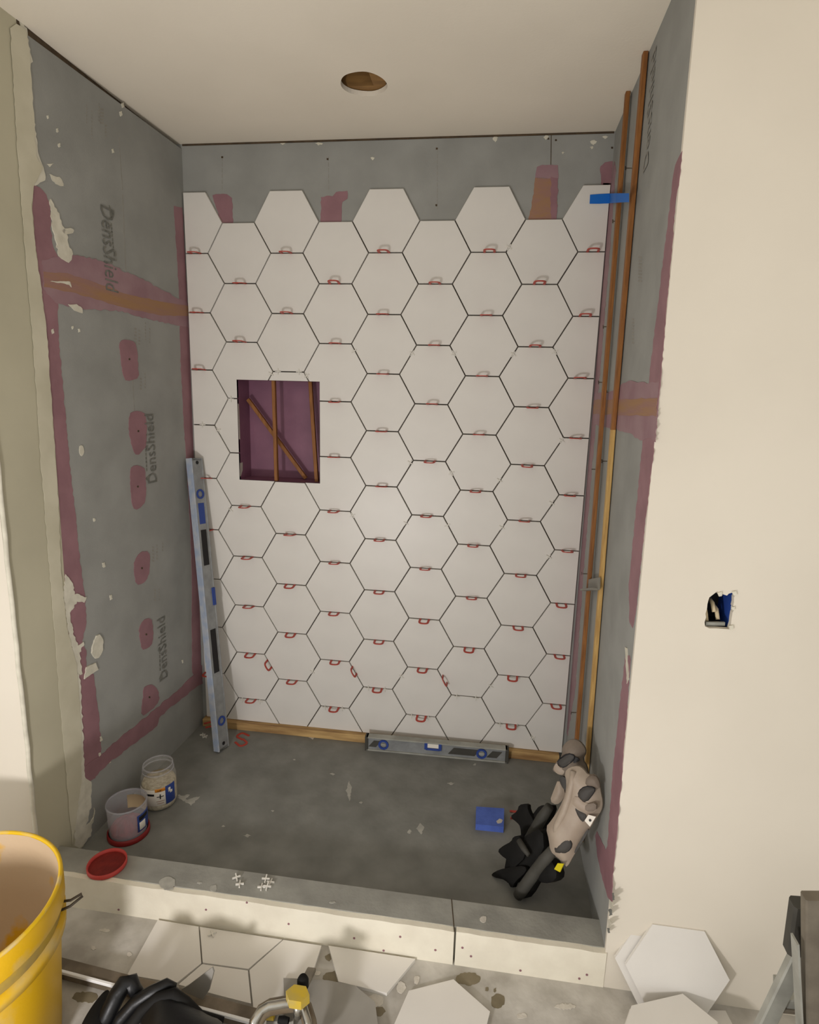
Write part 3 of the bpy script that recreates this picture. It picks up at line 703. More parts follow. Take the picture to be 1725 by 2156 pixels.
# ---- cross spacers
def cross_mesh(L=.011, w_=.0026, h=.005):
    pts = [(w_, w_), (w_, L), (-w_, L), (-w_, w_), (-L, w_), (-L, -w_), (-w_, -w_), (-w_, -L), (w_, -L), (w_, -w_), (L, -w_), (L, w_)]
    n = len(pts); v = [(x, y, -h / 2) for x, y in pts] + [(x, y, h / 2) for x, y in pts]
    f = [tuple(range(n)), tuple(range(2 * n - 1, n - 1, -1))] + [(i, (i + 1) % n, n + (i + 1) % n, n + i) for i in range(n)]
    return v, f
v, f = cross_mesh(w_=.0016)
cr0 = obj('cross_spacer', v, f, M_clear); usedc = []
crosses = [(746, 739, 60), (868, 744, -60), (956, 744, 60), (1081, 746, -60), (1169, 741, 60), (1072, 521, -60), (571, 787, -60), (586, 782, 0), (630, 783, 0), (646, 791, 60), (487, 840, 0), (427, 894, 0), (460, 906, 60), (743, 1085, 60), (486, 1073, -60), (864, 974, -60), (951, 996, 60), (1052, 1011, -60), (1183, 927, -60), (1162, 1059, -60), (855, 1101, -60), (942, 1106, 60), (1057, 1110, -60), (1156, 1172, -60), (658, 1414, -60), (846, 1424, -60), (776, 1448.5, 0), (811, 1451, 0), (685, 1489, 0), (721, 1492, 0), (511, 1473.5, 0), (548, 1477, 0), (1034, 1444, -60), (962, 1466, 0), (1002, 1469.5, 0), (867, 1507, 0), (902, 1510.5, 0), (1053, 1525, 0), (1089, 1528.5, 0), (1122, 1553, 60)]
for u, v_, a_ in crosses:
    p_ = hit(u, v_, ypl(0))
    put(cr0, usedc, (p_.x, -.001, p_.z), (math.pi / 2, math.radians(a_), 0), 'tiny milky plastic cross spacer stuck in a joint between white hexagon tiles', 'tile spacer', 'cross spacers in the wall joints')
def floor_cross(u, v_, z, rz, label, group=None, tilt=0):
    p_ = hit(u, v_, zpl(z))
    return put(cr0, usedc, (p_.x, p_.y, z + .0027 + abs(math.sin(tilt)) * .011), (tilt, 0, rz), label, 'tile spacer', group)
for u, v_, a_, t_ in ((498, 1851, .6, .3), (505, 1863, .3, 0), (560, 1854, .1, .3), (570, 1859, 0, 0), (551, 1869, .2, 0), (563, 1870, 0.05, .3)):
    floor_cross(u, v_, ZB, a_, 'tiny milky plastic cross spacer lying on the grey shower curb', 'cross spacers on the curb', t_)
floor_cross(427, 1548, 0, .4, 'tiny milky plastic cross spacer on the shower floor by the leaning level', 'cross spacers by the leaning level')
floor_cross(432, 1552, 0, 1.0, 'tiny milky plastic cross spacer on the shower floor by the leaning level', 'cross spacers by the leaning level')
# red spacers on the shower floor
def floor_red(u, v_, rz, label, group=None):
    p_ = hit(u, v_, zpl(0)); return put(sp0, used, (p_.x, p_.y, .0016), (0, 0, rz), label, 'tile spacer', group)
floor_red(505, 1561, .9, 'red horseshoe spacer lying on the shower floor in front of the batten', 'pair of red spacers on the shower floor')
floor_red(516, 1553, -2.0, 'red horseshoe spacer lying on the shower floor in front of the batten', 'pair of red spacers on the shower floor')
floor_red(1078, 1716, 1.6, 'red horseshoe spacer lying between the blue foam block and the knee pads')
p_ = hit(437, 1524, zpl(0.034)); put(sp0, used, (p_.x, p_.y - .012, .0345), (0, 0, 2.2), 'red horseshoe spacer resting on the batten end behind the leaning level', 'tile spacer')

# ---- niche sticks
def stick(name, A, B, wd, m, label, u=(0, 1, 0), w2=None):
    A = Vector(A); o = obj(name, *bevbeam(A, B, u, wd, w2 or wd, .001), m, origin=A); return tag(o, label, 'wood stick')
pn = ypl(.02)
A = hit(583, 1008, pn); B = hit(577, 803, pn)
stick('wood_stick', (A.x, .018, NZ0), (B.x, .018, NZ1), .017, M_wood, 'upright brown wood stick wedged in the middle of the purple niche', w2=.013)
A = hit(642, 1004, ypl(.06)); B = hit(515, 846, ypl(.07))
stick('wood_stick', (A.x, .075, NZ0 + .006), (NX0 + .012, .075, B.z + .01), .014, M_wood, 'brown wood stick leaning diagonally inside the purple niche')
A = hit(665, 1008, ypl(.03)); B = hit(650, 803, ypl(.06))
stick('wood_stick', (A.x, .045, NZ0), (B.x + .004, .07, NZ1), .014, M_wood, 'brown wood stick standing near the right side of the purple niche')

# ---- tall sticks along the right wall
def onR(u, v_, off):        # point offset from the right wall
    n, d = PL_R; return hit(u, v_, (n, d + off))
st = onR(1320, 190, .012); st.z = ZC - .001
A = onR(1210, 1588, .03)
def stick_px(p0, p1, off0, off1, z0, z1, wd, w2, m, name, label):
    a_ = onR(*p0, off0); b_ = onR(*p1, off1)
    d = b_ - a_
    A_ = a_ if z0 is None else a_ + d * ((z0 - a_.z) / d.z)
    B_ = b_ if z1 is None else a_ + d * ((z1 - a_.z) / d.z)
    o = obj(name, *bevbeam(A_, B_, (1, 0, 0), wd, w2, .0012), m, origin=A_); tag(o, label, 'wood stick'); return o, A_, B_
s1, a1, b1 = stick_px((1216, 1540), (1319, 230), .016, .012, 0.001, ZC - .001, .012, .02, M_wood, 'tall_wood_stick', 'tall brown wood stick standing along the right shower wall next to the tile edge')
s2, a2, b2 = stick_px((1291, 905), (1352, 190), .009, .009, None, ZC - .001, .012, .02, M_wood, 'tall_wood_stick', 'upper brown wood stick on the right shower wall set above the pale stick')
s3, a3, b3 = stick_px((1240, 1560), (1291, 905), .009, .009, 0.07, None, .012, .02, M_woodl, 'tall_wood_stick', 'lower pale yellow wood stick standing on the right shower wall')
print('sticks', a1, b1, a2, b2, a3, b3)
# grey clip bridging the sticks
c1 = onR(1238, 1232, .016); c2 = onR(1262, 1229, .018)
cl = empty('stick_clip', (c1 + c2) / 2, 'small grey clip bridging the gap between the two tall wood sticks', 'clip')
obj('clip_plate', *bevbeam(c1, c2, (0, 0, 1), .036, .006, .001), M_grey, cl)
obj('clip_lip', *bevbeam(c1 + Vector((-.012, 0, -.017)), c2 + Vector((-.012, 0, -.017)), (0, 0, 1), .006, .022, .001), M_grey, cl)
# blue masking tape from tile to stick
tp = MB(); rnd = random.Random(5)
top = [(1243, 410), (1262, 408.5), (1284, 407.5), (1297, 407), (1312, 407), (1325, 407)]
bot = [(1242, 429), (1262, 429), (1284, 428), (1297, 427), (1312, 426), (1325, 425.5)]
def tape_pt(u, v_):
    if u < 1288: return hit(u, v_, ypl(-.0015))
    return onR(u, v_, .030)
T = [tape_pt(*q_) for q_ in top]; Bm = [tape_pt(*q_) for q_ in bot]
n = len(T); off = Vector((-.0004, -.0004, 0))
v = T + Bm + [p + off for p in T] + [p + off for p in Bm]
f = []
for i in range(n - 1):
    f += [(i, i + 1, n + i + 1, n + i), (2 * n + i, 3 * n + i, 3 * n + i + 1, 2 * n + i + 1)]
tape = obj('masking_tape', v, f, M_blue, origin=T[0]); tag(tape, 'strip of bright blue masking tape from top corner tile to the wood sticks', 'tape')

# ---- long level leaning in the back left corner
def level_thing(A, B, broad, wd, th, label, ends):
    A = Vector(A); B = Vector(B); d = (B - A).normalized(); br = Vector(broad); br = (br - d * br.dot(d)).normalized(); ed = d.cross(br).normalized()
    t = empty('spirit_level', A, label, 'level')
    return t, A, B, d, br, ed
A = Vector((-.600, -.166, .006)); B = Vector((-.728, -.038, 1.150))
d = (B - A).normalized(); br = Vector((1, -.30, 0)); br = (br - d * br.dot(d)).normalized(); ed = br.cross(d).normalized()
if ed.y > 0: ed = -ed                     # edge direction towards the room
lv = empty('spirit_level', A, 'tall worn aluminium spirit level leaning in the corner against the tiles', 'level')
wd, th = .06, .028
obj('body', *beam(A, B, ed, wd - .006, th * .9), M_alu, lv)
obj('edge_rail', *bevbeam(A + ed * (wd / 2 - .003), B + ed * (wd / 2 - .003), br, th, .006, .001), M_alub, lv)
obj('edge_rail', *bevbeam(A - ed * (wd / 2 - .003), B - ed * (wd / 2 - .003), br, th, .006, .001), M_alu, lv)
for P_ in (A + d * .004, B - d * .004):
    obj('end_cap', *beam(P_ - d * .004, P_ + d * .004, ed, wd - .002, th * .9), M_ladl, lv)
L = (B - A).length
def on_level(s, e): return A + d * (L * s) + ed * e + br * (th * .45 + .0006)
for s0, s1_ in ((.27, .42), (.64, .76)):
    obj('hand_slot', *beam(on_level(s0, 0), on_level(s1_, 0), ed, .028, .001), M_black, lv)
for s in (.88, .10):
    obj('vial_ring', *lathe([(.012, 0), (.012, .003), (.019, .003), (.019, 0)], on_level(s, 0), 20, br), M_bluel, lv)
for s in (.985, .02): obj('hang_hole', *lathe([(.0001, .001), (.007, .001), (.007, 0)], on_level(s, 0), 14, br), M_black, lv)
obj('bubble_vial', *beam(on_level(.5, -.02), on_level(.56, -.02), ed, .012, .012), M_bluel, lv)
obj('name_plate', *beam(on_level(.78, 0), on_level(.85, 0), ed, .03, .001), M_bluel, lv)

# ---- short level lying along the batten
p0 = Vector((-.036, -.071, 0)); p1 = Vector((.536, -.059, 0))
d = (p1 - p0).normalized(); fr = Vector((d.y, -d.x, 0))           # towards room
lv2 = empty('spirit_level', p0, 'short aluminium spirit level with blue vial rings lying along the batten', 'level')
hgt, th = .060, .030
def q2(s, e, o_=0): return p0 + d * s + fr * o_ + Vector((0, 0, e))
Ls = (p1 - p0).length
obj('body', *beam(q2(0, hgt / 2, -th / 2), q2(Ls, hgt / 2, -th / 2), (0, 0, 1), hgt - .006, th * .55), M_alu, lv2)
for e in (.003, hgt - .003):
    obj('edge_rail', *bevbeam(q2(.006, e, -th / 2), q2(Ls - .006, e, -th / 2), (0, 0, 1), .006, th, .001), M_ladl, lv2)
for s in (0, Ls - .012):
    obj('end_cap', *beam(q2(s, hgt / 2, -th / 2), q2(s + .012, hgt / 2, -th / 2), (0, 0, 1), hgt, th), M_dgrey, lv2)
yo = -th / 2 + th * .275 + .0006
for s in (.075, Ls - .105):
    obj('vial_ring', *lathe([(.013, 0), (.013, .004), (.021, .004), (.021, 0)], q2(s, hgt / 2, yo), 24, fr), M_bluel, lv2)
    obj('vial', *beam(q2(s - .01, hgt / 2, yo), q2(s + .01, hgt / 2, yo), (0, 0, 1), .010, .006), M_ladl, lv2)
for s0, s1_ in ((.335, .44), (Ls - .085, Ls - .045), (.014, .045)):
    v, f = prism([q2(s0, .016, yo), q2(s0 + .022, .044, yo), q2(s1_ + .02, .044, yo), q2(s1_, .016, yo)], fr, .001)
    obj('hand_slot', v, f, M_dgrey, lv2)
obj('top_vial', *bevbeam(q2(Ls * .48 - .022, hgt - .014, yo), q2(Ls * .48 + .022, hgt - .014, yo), (0, 0, 1), .02, .012, .002), M_white, lv2)
for s in (Ls * .48 - .028, Ls * .48 + .028):
    obj('vial_holder', *bevbeam(q2(s - .006, hgt - .017, yo), q2(s + .006, hgt - .017, yo), (0, 0, 1), .03, .014, .002), M_bluel, lv2)
obj('vial_holder', *bevbeam(q2(Ls * .48 - .028, hgt - .03, yo), q2(Ls * .48 + .028, hgt - .03, yo), (0, 0, 1), .008, .014, .002), M_bluel, lv2)

# ---- blue foam block
c4 = [hit(u, v_, zpl(.022)) for u, v_ in ((1003, 1698), (1062, 1702), (1061, 1741), (1002, 1735))]
sb = empty('foam_block', (sum(c4, Vector()) / 4) * 1, 'flat blue foam block with a white smear on the shower floor', 'foam block'); sb.location.z = 0
v, f = prism([Vector((p.x, p.y, 0)) for p in c4], (0, 0, 1), .022); obj('block', v, f, M_sponge, sb)
patch('smear', [(1045, 1729), (1052, 1724), (1059, 1727), (1056, 1733), (1048, 1734)], (Vector((0, 0, 1)), .022), M_spl, sb, step=3, amp=.7, t=.001)

# ---- jars
def jar_base(u, v_): return hit(u, v_, zpl(0))
# front frosted tub
ct = Vector((-.692, -.640, 0)); r_ = .060; h_ = .118
tub = empty('plastic_tub', ct, 'open frosted plastic tub holding red wedges by the left wall', 'tub')
obj('tub_wall', *lathe([(r_ * .93, .004), (r_ * .97, h_ * .5), (r_, h_), (r_ - .002, h_), (r_ * .95, h_ * .5), (r_ * .91, .006)], ct, 48), M_tub, tub, True)
obj('tub_rim', *lathe([(r_ + .0015, h_ - .006), (r_ + .0015, h_), (r_ - .002, h_), (r_ - .002, h_ - .006)], ct, 48, close=True), M_tub, tub, True)
obj('base_ring', *lathe([(.0001, 0), (r_ + .003, 0), (r_ + .004, .004), (r_ + .003, .016), (r_ - .001, .017)], ct, 48), mat('dark_red', (132, 26, 26), .45), tub, True)
# wedge heap
hp = MB(); rnd = random.Random(9); seg = 24; rings = [0, .35, .7, .98]
vv = []
for k, q_ in enumerate(rings):
    for j in range(seg):
        a_ = 2 * math.pi * j / seg; zz = .062 * (1 - .55 * q_ ** 1.5) + rnd.uniform(-.006, .006)
        vv.append(ct + Vector((math.cos(a_) * q_ * r_ * .9, math.sin(a_) * q_ * r_ * .9, zz)))
ff = []
for k in range(3):
    for j in range(seg): ff.append((k * seg + j, k * seg + (j + 1) % seg, (k + 1) * seg + (j + 1) % seg, (k + 1) * seg + j))
nb = len(vv)
for j in range(seg):
    a_ = 2 * math.pi * j / seg; vv.append(ct + Vector((math.cos(a_) * r_ * .88, math.sin(a_) * r_ * .88, .018)))
for j in range(seg): ff.append((3 * seg + j, 3 * seg + (j + 1) % seg, nb + (j + 1) % seg, nb + j))
o = obj('wedge_heap', vv, ff, M_pink, tub); o['kind'] = 'stuff'; o['label'] = 'heap of small red plastic wedges'
a0 = math.atan2(CAM.y - ct.y, CAM.x - ct.x)
def label_arc(name, c, r, z0, z1, da0, da1, m, parent, seg=10):
    return obj(name, *lathe([(r, z0), (r + .0004, z0 + .0003), (r + .0004, z1 - .0003), (r, z1)], c, seg, a0=da0, a1=da1), m, parent, True)
label_arc('label', ct, r_ * .985, .03, .088, a0 + .45, a0 + 1.35, M_bluel, tub)
label_arc('label_star', ct, r_ * .985 + .0006, .035, .062, a0 + .55, a0 + .95, M_white, tub)
label_arc('label_stripe', ct, r_ * .985 + .0006, .068, .082, a0 + .55, a0 + 1.2, M_black, tub)
label_arc('card_insert', ct, r_ * .93, .05, .098, a0 + 1.3, a0 + 3.1, M_beige, tub, 16)
# clear jar behind
cj = Vector((-.672, -.490, 0)); r_ = .057; h_ = .150
jar = empty('clear_jar', cj, 'open clear plastic jar of spacers with white and blue label', 'jar')
obj('jar_wall', *lathe([(.0001, .002), (r_ * .8, .002), (r_ * .95, .008), (r_, .02), (r_, .105), (r_ * .96, .116), (r_ * .84, .126), (r_ * .80, .132), (r_ * .84, .134), (r_ * .84, .148), (r_ * .86, .150), (r_ * .80, .150)], cj, 48), M_jar, jar, True)
obj('jar_rim', *lathe([(r_ * .84, .130), (r_ * .9, .131), (r_ * .9, .134), (r_ * .84, .135)], cj, 48, close=True), M_tub, jar, True)
obj('jar_mouth', *lathe([(r_ * .80, .146), (r_ * .86, .146), (r_ * .86, .151), (r_ * .80, .151)], cj, 48, close=True), M_tub, jar, True)
o = obj('spacer_heap', *lathe([(.0001, .004), (r_ * .9, .006), (r_ * .97, .02), (r_ * .97, .085), (r_ * .9, .094), (r_ * .4, .088), (.0001, .092)], cj, 32), M_crumb, jar, True); o['kind'] = 'stuff'
a0 = math.atan2(CAM.y - cj.y, CAM.x - cj.x)
label_arc('label', cj, r_ + .0008, .028, .088, a0 - 1.6, a0 - .25, M_white, jar, 16)
label_arc('label', cj, r_ + .0012, .028, .092, a0 - .25, a0 + .30, M_white, jar)
label_arc('label_band', cj, r_ + .0018, .080, .092, a0 - .25, a0 + .30, M_org, jar)
label_arc('label', cj, r_ + .0010, .026, .094, a0 + .32, a0 + .95, M_bluel, jar)
label_arc('label_stripe', cj, r_ + .0016, .066, .074, a0 - .75, a0 - .30, M_black, jar)
label_arc('label_stripe', cj, r_ + .0018, .044, .046, a0 - .20, a0 + .24, M_tape, jar)
label_arc('label_stripe', cj, r_ + .0018, .036, .038, a0 - .16, a0 + .20, M_tape, jar)
label_arc('label_mark', cj, r_ + .0022, .0605, .0635, a0 - .17, a0 + .21, M_black, jar)
label_arc('label_mark', cj, r_ + .0022, .053, .071, a0 - .01, a0 + .05, M_black, jar, 3)
label_arc('label_mark', cj, r_ + .0018, .068, .084, a0 + .48, a0 + .62, M_white, jar, 3)
label_arc('label_mark', cj, r_ + .0018, .062, .072, a0 + .58, a0 + .74, M_white, jar, 3)
nrm = Vector((math.cos(a0 + .02), math.sin(a0 + .02), 0)); tx = Vector((-nrm.y, nrm.x, 0))
pc = cj + nrm * (r_ + .0022)
plj = (nrm, nrm.dot(pc))
text_on('1/8"', tuple(pc - tx * .007 + Vector((0, 0, .0825))), tuple(pc + tx * .007 + Vector((0, 0, .0825))), plj, .010, M_black, jar)
# red lid on the curb
cl_ = Vector((-.615, -.852, ZB)); lr = .052
lid = empty('jar_lid', cl_, 'upturned red plastic jar lid lying on the shower curb', 'lid')
lid_r = mat('lid_red', (190, 66, 60), .5); lid_d = mat('lid_inside', (128, 34, 26), .6, (110, 26, 20), 40, bump=.6)
obj('lid_wall', *lathe([(lr - .002, 0), (lr, .002), (lr, .014), (lr - .003, .014), (lr - .004, .005)], cl_, 40), lid_r, lid, True)
obj('lid_inside', *lathe([(.0001, .005), (lr * .6, .0045), (lr - .003, .005)], cl_, 40), lid_d, lid, True)

# ---- knee pads by the right wall
# front pad: shell leans on the wall
PK = plane((-0.45, -0.85, 0.27), (.728, -.735, .37))
def plane3(a_, b_, c_, toward):
    n_ = (Vector(b_) - Vector(a_)).cross(Vector(c_) - Vector(a_)).normalized()
    if n_.dot(Vector(toward)) < 0: n_ = -n_
    return (n_, n_.dot(Vector(a_)))
PF = plane3((.625, -.70, .27), (.485, -.625, .0), (.560, -.735, .0), (-1, -1, .5))
kc = lambda pts: [(980 + x * .2087, 1500 + y * .2087) for x, y in pts]
kp = empty('knee_pad', (.60, -.68, 0), 'front knee pad with tan shell, dark insets and black foam wings against the right wall', 'knee pad')
SH = [(1012, 600), (1060, 545), (1150, 530), (1200, 560), (1250, 625), (1320, 620), (1365, 690), (1372, 770), (1400, 900), (1385, 980), (1330, 1060), (1260, 1170), (1180, 1310), (1100, 1440), (1040, 1550), (1010, 1520), (940, 1445), (870, 1410), (858, 1280), (825, 1145), (880, 1080), (960, 960), (1020, 820), (1035, 700)]
shell = puff('shell', kc(SH), PK, M_tan, kp, t=.010, bulge=.022, dm=.035, grid=.007, smooth=1)
def kin(pts, m, name, t=.005, bulge=.003, lift=.024, pl=PK, parent=None, smooth=1):
    n_, d_ = pl
    return puff(name, kc(pts), (n_, d_ + lift), m, parent or kp, t=t, bulge=bulge, dm=.008, grid=.005, smooth=smooth)
def rim(pts, pl, lift, parent, m=None, r=.0022):
    n_, d_ = pl; w3 = smooth_outline([hit(u, v_, (n_, d_ + lift)) for u, v_ in kc(pts)], 1)
    return obj('inset_rim', *tube(w3 + [w3[0]], r, 6), m or M_black, parent, True)
I1 = [(1140, 800), (1210, 745), (1310, 760), (1300, 800), (1215, 910), (1150, 870)]
I2 = [(890, 1400), (960, 1300), (1030, 1260), (1075, 1310), (1060, 1380), (990, 1420)]
rim(I1, PK, .031, kin(I1, M_inset, 'inset', lift=.028))
rim(I2, PK, .028, kin(I2, M_inset, 'inset', lift=.025))
kin([(1070, 900), (1125, 825), (1215, 920), (1335, 895), (1330, 1000), (1205, 1005), (1150, 980)], M_tan, 'buckle_strap', lift=.029)
kin([(1215, 920), (1330, 905), (1325, 995), (1215, 995)], M_tand, 'buckle', lift=.033)
kin([(1105, 950), (1150, 985), (1205, 1010), (1230, 1040), (1200, 1110), (1150, 1060)], M_inset, 'strap', lift=.027)
kin([(1205, 1090), (1245, 1030), (1320, 1050), (1260, 1150)], M_white, 'tag', lift=.030, t=.002, bulge=0, smooth=0)
kin([(1245, 1080), (1262, 1074), (1276, 1092), (1258, 1104)], M_black, 'rivet', lift=.033, t=.002, bulge=0)
kin([(1235, 1170), (1255, 1180), (1190, 1300), (1115, 1420), (1100, 1400), (1160, 1290)], M_inset, 'side_strap', lift=.020, t=.004, bulge=.002)
kin([(1230, 640), (1320, 625), (1362, 700), (1368, 770), (1300, 745), (1215, 735)], M_tand, 'top_cup', lift=.022, t=.006, bulge=.008)
n_, d_ = PK
rg = [hit(u, v_, (n_, d_ + .022)) for u, v_ in kc([(1090, 590), (1085, 700), (1050, 850), (1000, 1000), (930, 1140), (900, 1250)])]
obj('shell_ridge', *tube(rg, [.008, .011, .012, .012, .011, .007], 10), M_tan, kp, True)
# black foam body, wings and shin tube leaning between shell and floor
def kfl(pts, m, name, t=.02, bulge=.012, lift=0.0, parent=None, pl=None, dm=.02, smooth=1):
    nn, dd = pl or PF; lift -= t
    w3 = []
    for u, v_ in kc(pts):
        q_ = hit(u, v_, (nn, dd + lift))
        if q_.z < .002 - min(0, nn.z * 0): q_ = Vector((q_.x, q_.y, .002))
        w3.append(q_)
    return puff(name, None, (nn, dd + lift), m, parent or kp, t=t, bulge=bulge, dm=dm, grid=.010, smooth=smooth, world=w3)
kfl([(590, 1300), (700, 1230), (860, 1150), (880, 1420), (640, 1640), (500, 1790), (470, 1600), (500, 1420)], M_blk, 'foam_pad', t=.03, bulge=.01, lift=-.005)
kfl([(360, 1390), (420, 1340), (500, 1300), (520, 1250), (590, 1235), (600, 1330), (660, 1440), (500, 1590), (460, 1480), (400, 1440)], M_blk, 'foam_wing', t=.014, bulge=.006, lift=.012, smooth=1)
kfl([(295, 1640), (380, 1580), (500, 1555), (640, 1540), (660, 1600), (540, 1700), (510, 1780), (460, 1690), (300, 1715)], M_blk, 'foam_wing', t=.014, bulge=.006, lift=.012, smooth=1)
kfl([(700, 1720), (860, 1480), (940, 1460), (1010, 1590), (1000, 1680), (880, 1720), (800, 1660), (690, 1850), (590, 1965), (545, 1930)], M_blk, 'foam_pad', t=.03, bulge=.01, lift=-.004)
def ftube(pts, lift, r, m, parent, pl=None):
    nn, dd = pl or PF
    w3 = [hit(u, v_, (nn, dd + lift)) for u, v_ in kc(pts)]
    return obj('shin_tube', *tube([Vector((p.x, p.y, max(p.z, .018))) for p in w3], r, 12), m, parent, True)
ftube([(885, 1390), (790, 1500), (690, 1630), (560, 1810), (530, 1850)], .006, [.014, .0165, .0165, .0165, .014], M_dgrey, kp)
ftube([(640, 1440), (590, 1370), (540, 1290)], .022, [.006, .009, .008], M_dgrey, kp)
n_, d_ = PF
obj('strap_tag', *prism([hit(u, v_, (n_, d_ + .012)) for u, v_ in kc([(905, 1580), (940, 1520), (1000, 1525), (960, 1610)])], n_, .003), mat('yellow_tag', (206, 190, 20), .6), kp)
# rear pad
PK2 = plane((-0.45, -0.85, 0.27), (.690, -.615, .37))
PF2 = (PF[0], PF[1] - .075)
kq = empty('knee_pad', (.60, -.56, 0), 'rear knee pad with rounded tan cup half hidden behind the front knee pad', 'knee pad')
def kin2(pts, m, name, t, bulge, lift, dm=.02):
    n_, d_ = PK2; return puff(name, kc(pts), (n_, d_ + lift), m, kq, t=t, bulge=bulge, dm=dm, grid=.006, smooth=1)
kin2([(985, 345), (1040, 280), (1100, 262), (1165, 285), (1215, 345), (1228, 400), (1190, 470), (1240, 540), (1250, 640), (1100, 700), (1010, 640), (960, 610), (900, 590), (892, 560), (930, 490), (990, 430)], M_tand, 'shell', .010, .026, -.012, .035)
I3 = [(930, 485), (1040, 410), (1105, 435), (1090, 480), (1000, 560), (945, 530)]
rim(I3, PK2, .022, kin2(I3, M_inset, 'inset', .005, .003, .018))
kin2([(1100, 440), (1150, 460), (1160, 490), (1060, 520), (1010, 545), (1090, 485)], M_black, 'inset_black_strip', .004, .001, .016)  # thin black strip along the lower right edge of the inset
kin2([(893, 560), (925, 500), (950, 545), (1010, 570), (1000, 625), (950, 625), (910, 595)], M_tan, 'buckle_strap', .005, .004, .016)
kin2([(945, 650), (1010, 640), (1030, 700), (1020, 790), (975, 740)], M_inset, 'strap', .005, .003, .004)
kin2([(945, 660), (1020, 790), (990, 880), (930, 930), (858, 890), (900, 780)], M_tan, 'side_flap', .006, .008, .000)
kfl([(480, 1050), (560, 995), (575, 930), (660, 915), (665, 985), (720, 1080), (740, 1150), (600, 1250), (590, 1150), (560, 1110)], M_blk, 'foam_wing', t=.014, bulge=.006, lift=.012, parent=kq, pl=PF2)
ftube([(850, 950), (770, 1070), (680, 1220), (620, 1300)], .006, [.013, .0165, .016, .012], M_dgrey, kq, PF2)
kfl([(780, 960), (850, 925), (940, 940), (880, 1090), (830, 1180), (700, 1320), (610, 1350), (600, 1250)], M_blk, 'foam_pad', t=.025, bulge=.01, lift=-.006, parent=kq, pl=PF2)

# ---- loose tiles on the bathroom floor
TT = .009
def loose(pix, label, z=ZF, group=None, m=M_tile):
    pts = [hit(u, v_, zpl(z + TT)) for u, v_ in pix]; c = sum(pts, Vector()) / len(pts)
    # outline ccw
    v, f = prism([Vector((p.x, p.y, z + .0003)) for p in pts], (0, 0, 1), TT)
    o = obj('loose_hex_tile', v, f, m, origin=Vector((c.x, c.y, z))); return tag(o, label, 'tile', group)
loose([(332, 1937), (418, 1951), (424, 2028), (372, 2070), (268, 2052)], 'white hexagon tile laid against the curb, nearest the yellow bucket')
loose([(421, 1951.5), (594, 1978.5), (523, 2040), (427, 2027)], 'half hexagon white tile with a cross spacer, long side against the curb')
loose([(597, 1979), (677, 1991), (650, 2074), (600, 2140), (534, 2126), (525.5, 2042.5)], 'white hexagon tile laid by the curb behind the yellow knob tool')
loose([(426, 2030), (522, 2043.5), (529, 2113), (470, 2098), (376, 2073)], 'white hexagon tile laid in front of the half hexagon tile')
floor_cross(447, 1968, ZF + TT + .0003, .7, 'tiny milky plastic cross spacer lying on the half hexagon tile by the curb')
loose([(692, 1991), (875, 2019), (815, 2091), (713, 2067)], 'half hexagon white tile lying alone with its long side at the curb')
loose([(955, 2062), (1032, 2130), (1010, 2215), (905, 2245), (820, 2180), (861, 2086)], 'whole white hexagon tile lying loose on the open concrete floor')
# raised tile on an offcut: leaning tile near the tool
pts = [(597, 2059), (690, 2064), (748, 2075), (790, 2110), (800, 2190), (690, 2240), (600, 2170)]
loose(pts, 'white tile lying under the yellow knob tool, its shade painted grey', z=ZF + .0095, m=M_gtile)  # white tile in the tool's shade; the shade is put into its grey colour

# ---- aluminium straightedge standing on edge in the foreground
zt_ = ZF + .030
e0, e1 = hit(60, 1996, zpl(zt_)), hit(545, 2122, zpl(zt_)); f0, f1 = hit(140, 2038, zpl(zt_)), hit(480, 2143, zpl(zt_))
dd = (e1 - e0); dd.z = 0; dd.normalize(); pp = Vector((-dd.y, dd.x, 0))
wdt = abs((((f0 + f1) / 2) - e0).dot(pp))
sA = e0 - pp * (wdt / 2); sA = Vector((sA.x, sA.y, 0)); Lb = (e1 - e0).length
sB2 = sA + dd * Lb
se = empty('straightedge', Vector((sA.x, sA.y, ZF)), 'long dirty aluminium straightedge lying flat on the concrete floor', 'straightedge')
obj('bar', *bevbeam(Vector((sA.x, sA.y, ZF + .015)), Vector((sB2.x, sB2.y, ZF + .015)), pp, wdt, .030, .002), mat('mortar_stained_metal', (128, 116, 100), .6, (96, 86, 72), 14, (.4, .62), bump=.2), se)
fo = -pp * (wdt / 2 + .003)
obj('bright_lip', *bevbeam(Vector((sA.x, sA.y, ZF + .029)) + fo, Vector((sB2.x, sB2.y, ZF + .029)) + fo, pp, .007, .008, .001), mat('bright_aluminium', (246, 246, 246), .3, metal=.0), se)

# ---- yellow bucket
bc = Vector((-.655, -1.289, ZF)); RB = .212; HB = .395
bk = empty('yellow_bucket', bc, 'large yellow mixing bucket smeared with beige mortar', 'bucket')
obj('bucket_wall', *lathe([(.0001, 0), (RB * .84, 0), (RB * .86, .006), (RB * .955, HB * .72), (RB * .957, HB * .74)], bc, 64), M_yel, bk, True)
obj('bucket_collar', *lathe([(RB * .957, HB * .70), (RB * 1.0, HB * .70), (RB * 1.005, HB * .765), (RB * .965, HB * .775)], bc, 64), M_yel, bk, True)
obj('dirty_groove', *lathe([(RB * .966, HB * .77), (RB * .97, HB * .86)], bc, 64), mat('groove_grime', (128, 112, 74), .7, (176, 146, 50), 16), bk, True)
obj('bucket_collar', *lathe([(RB * .968, HB * .845), (RB * 1.0, HB * .85), (RB * 1.01, HB * .86), (RB * 1.012, HB * .975), (RB * 1.0, HB)], bc, 64), M_yel, bk, True)
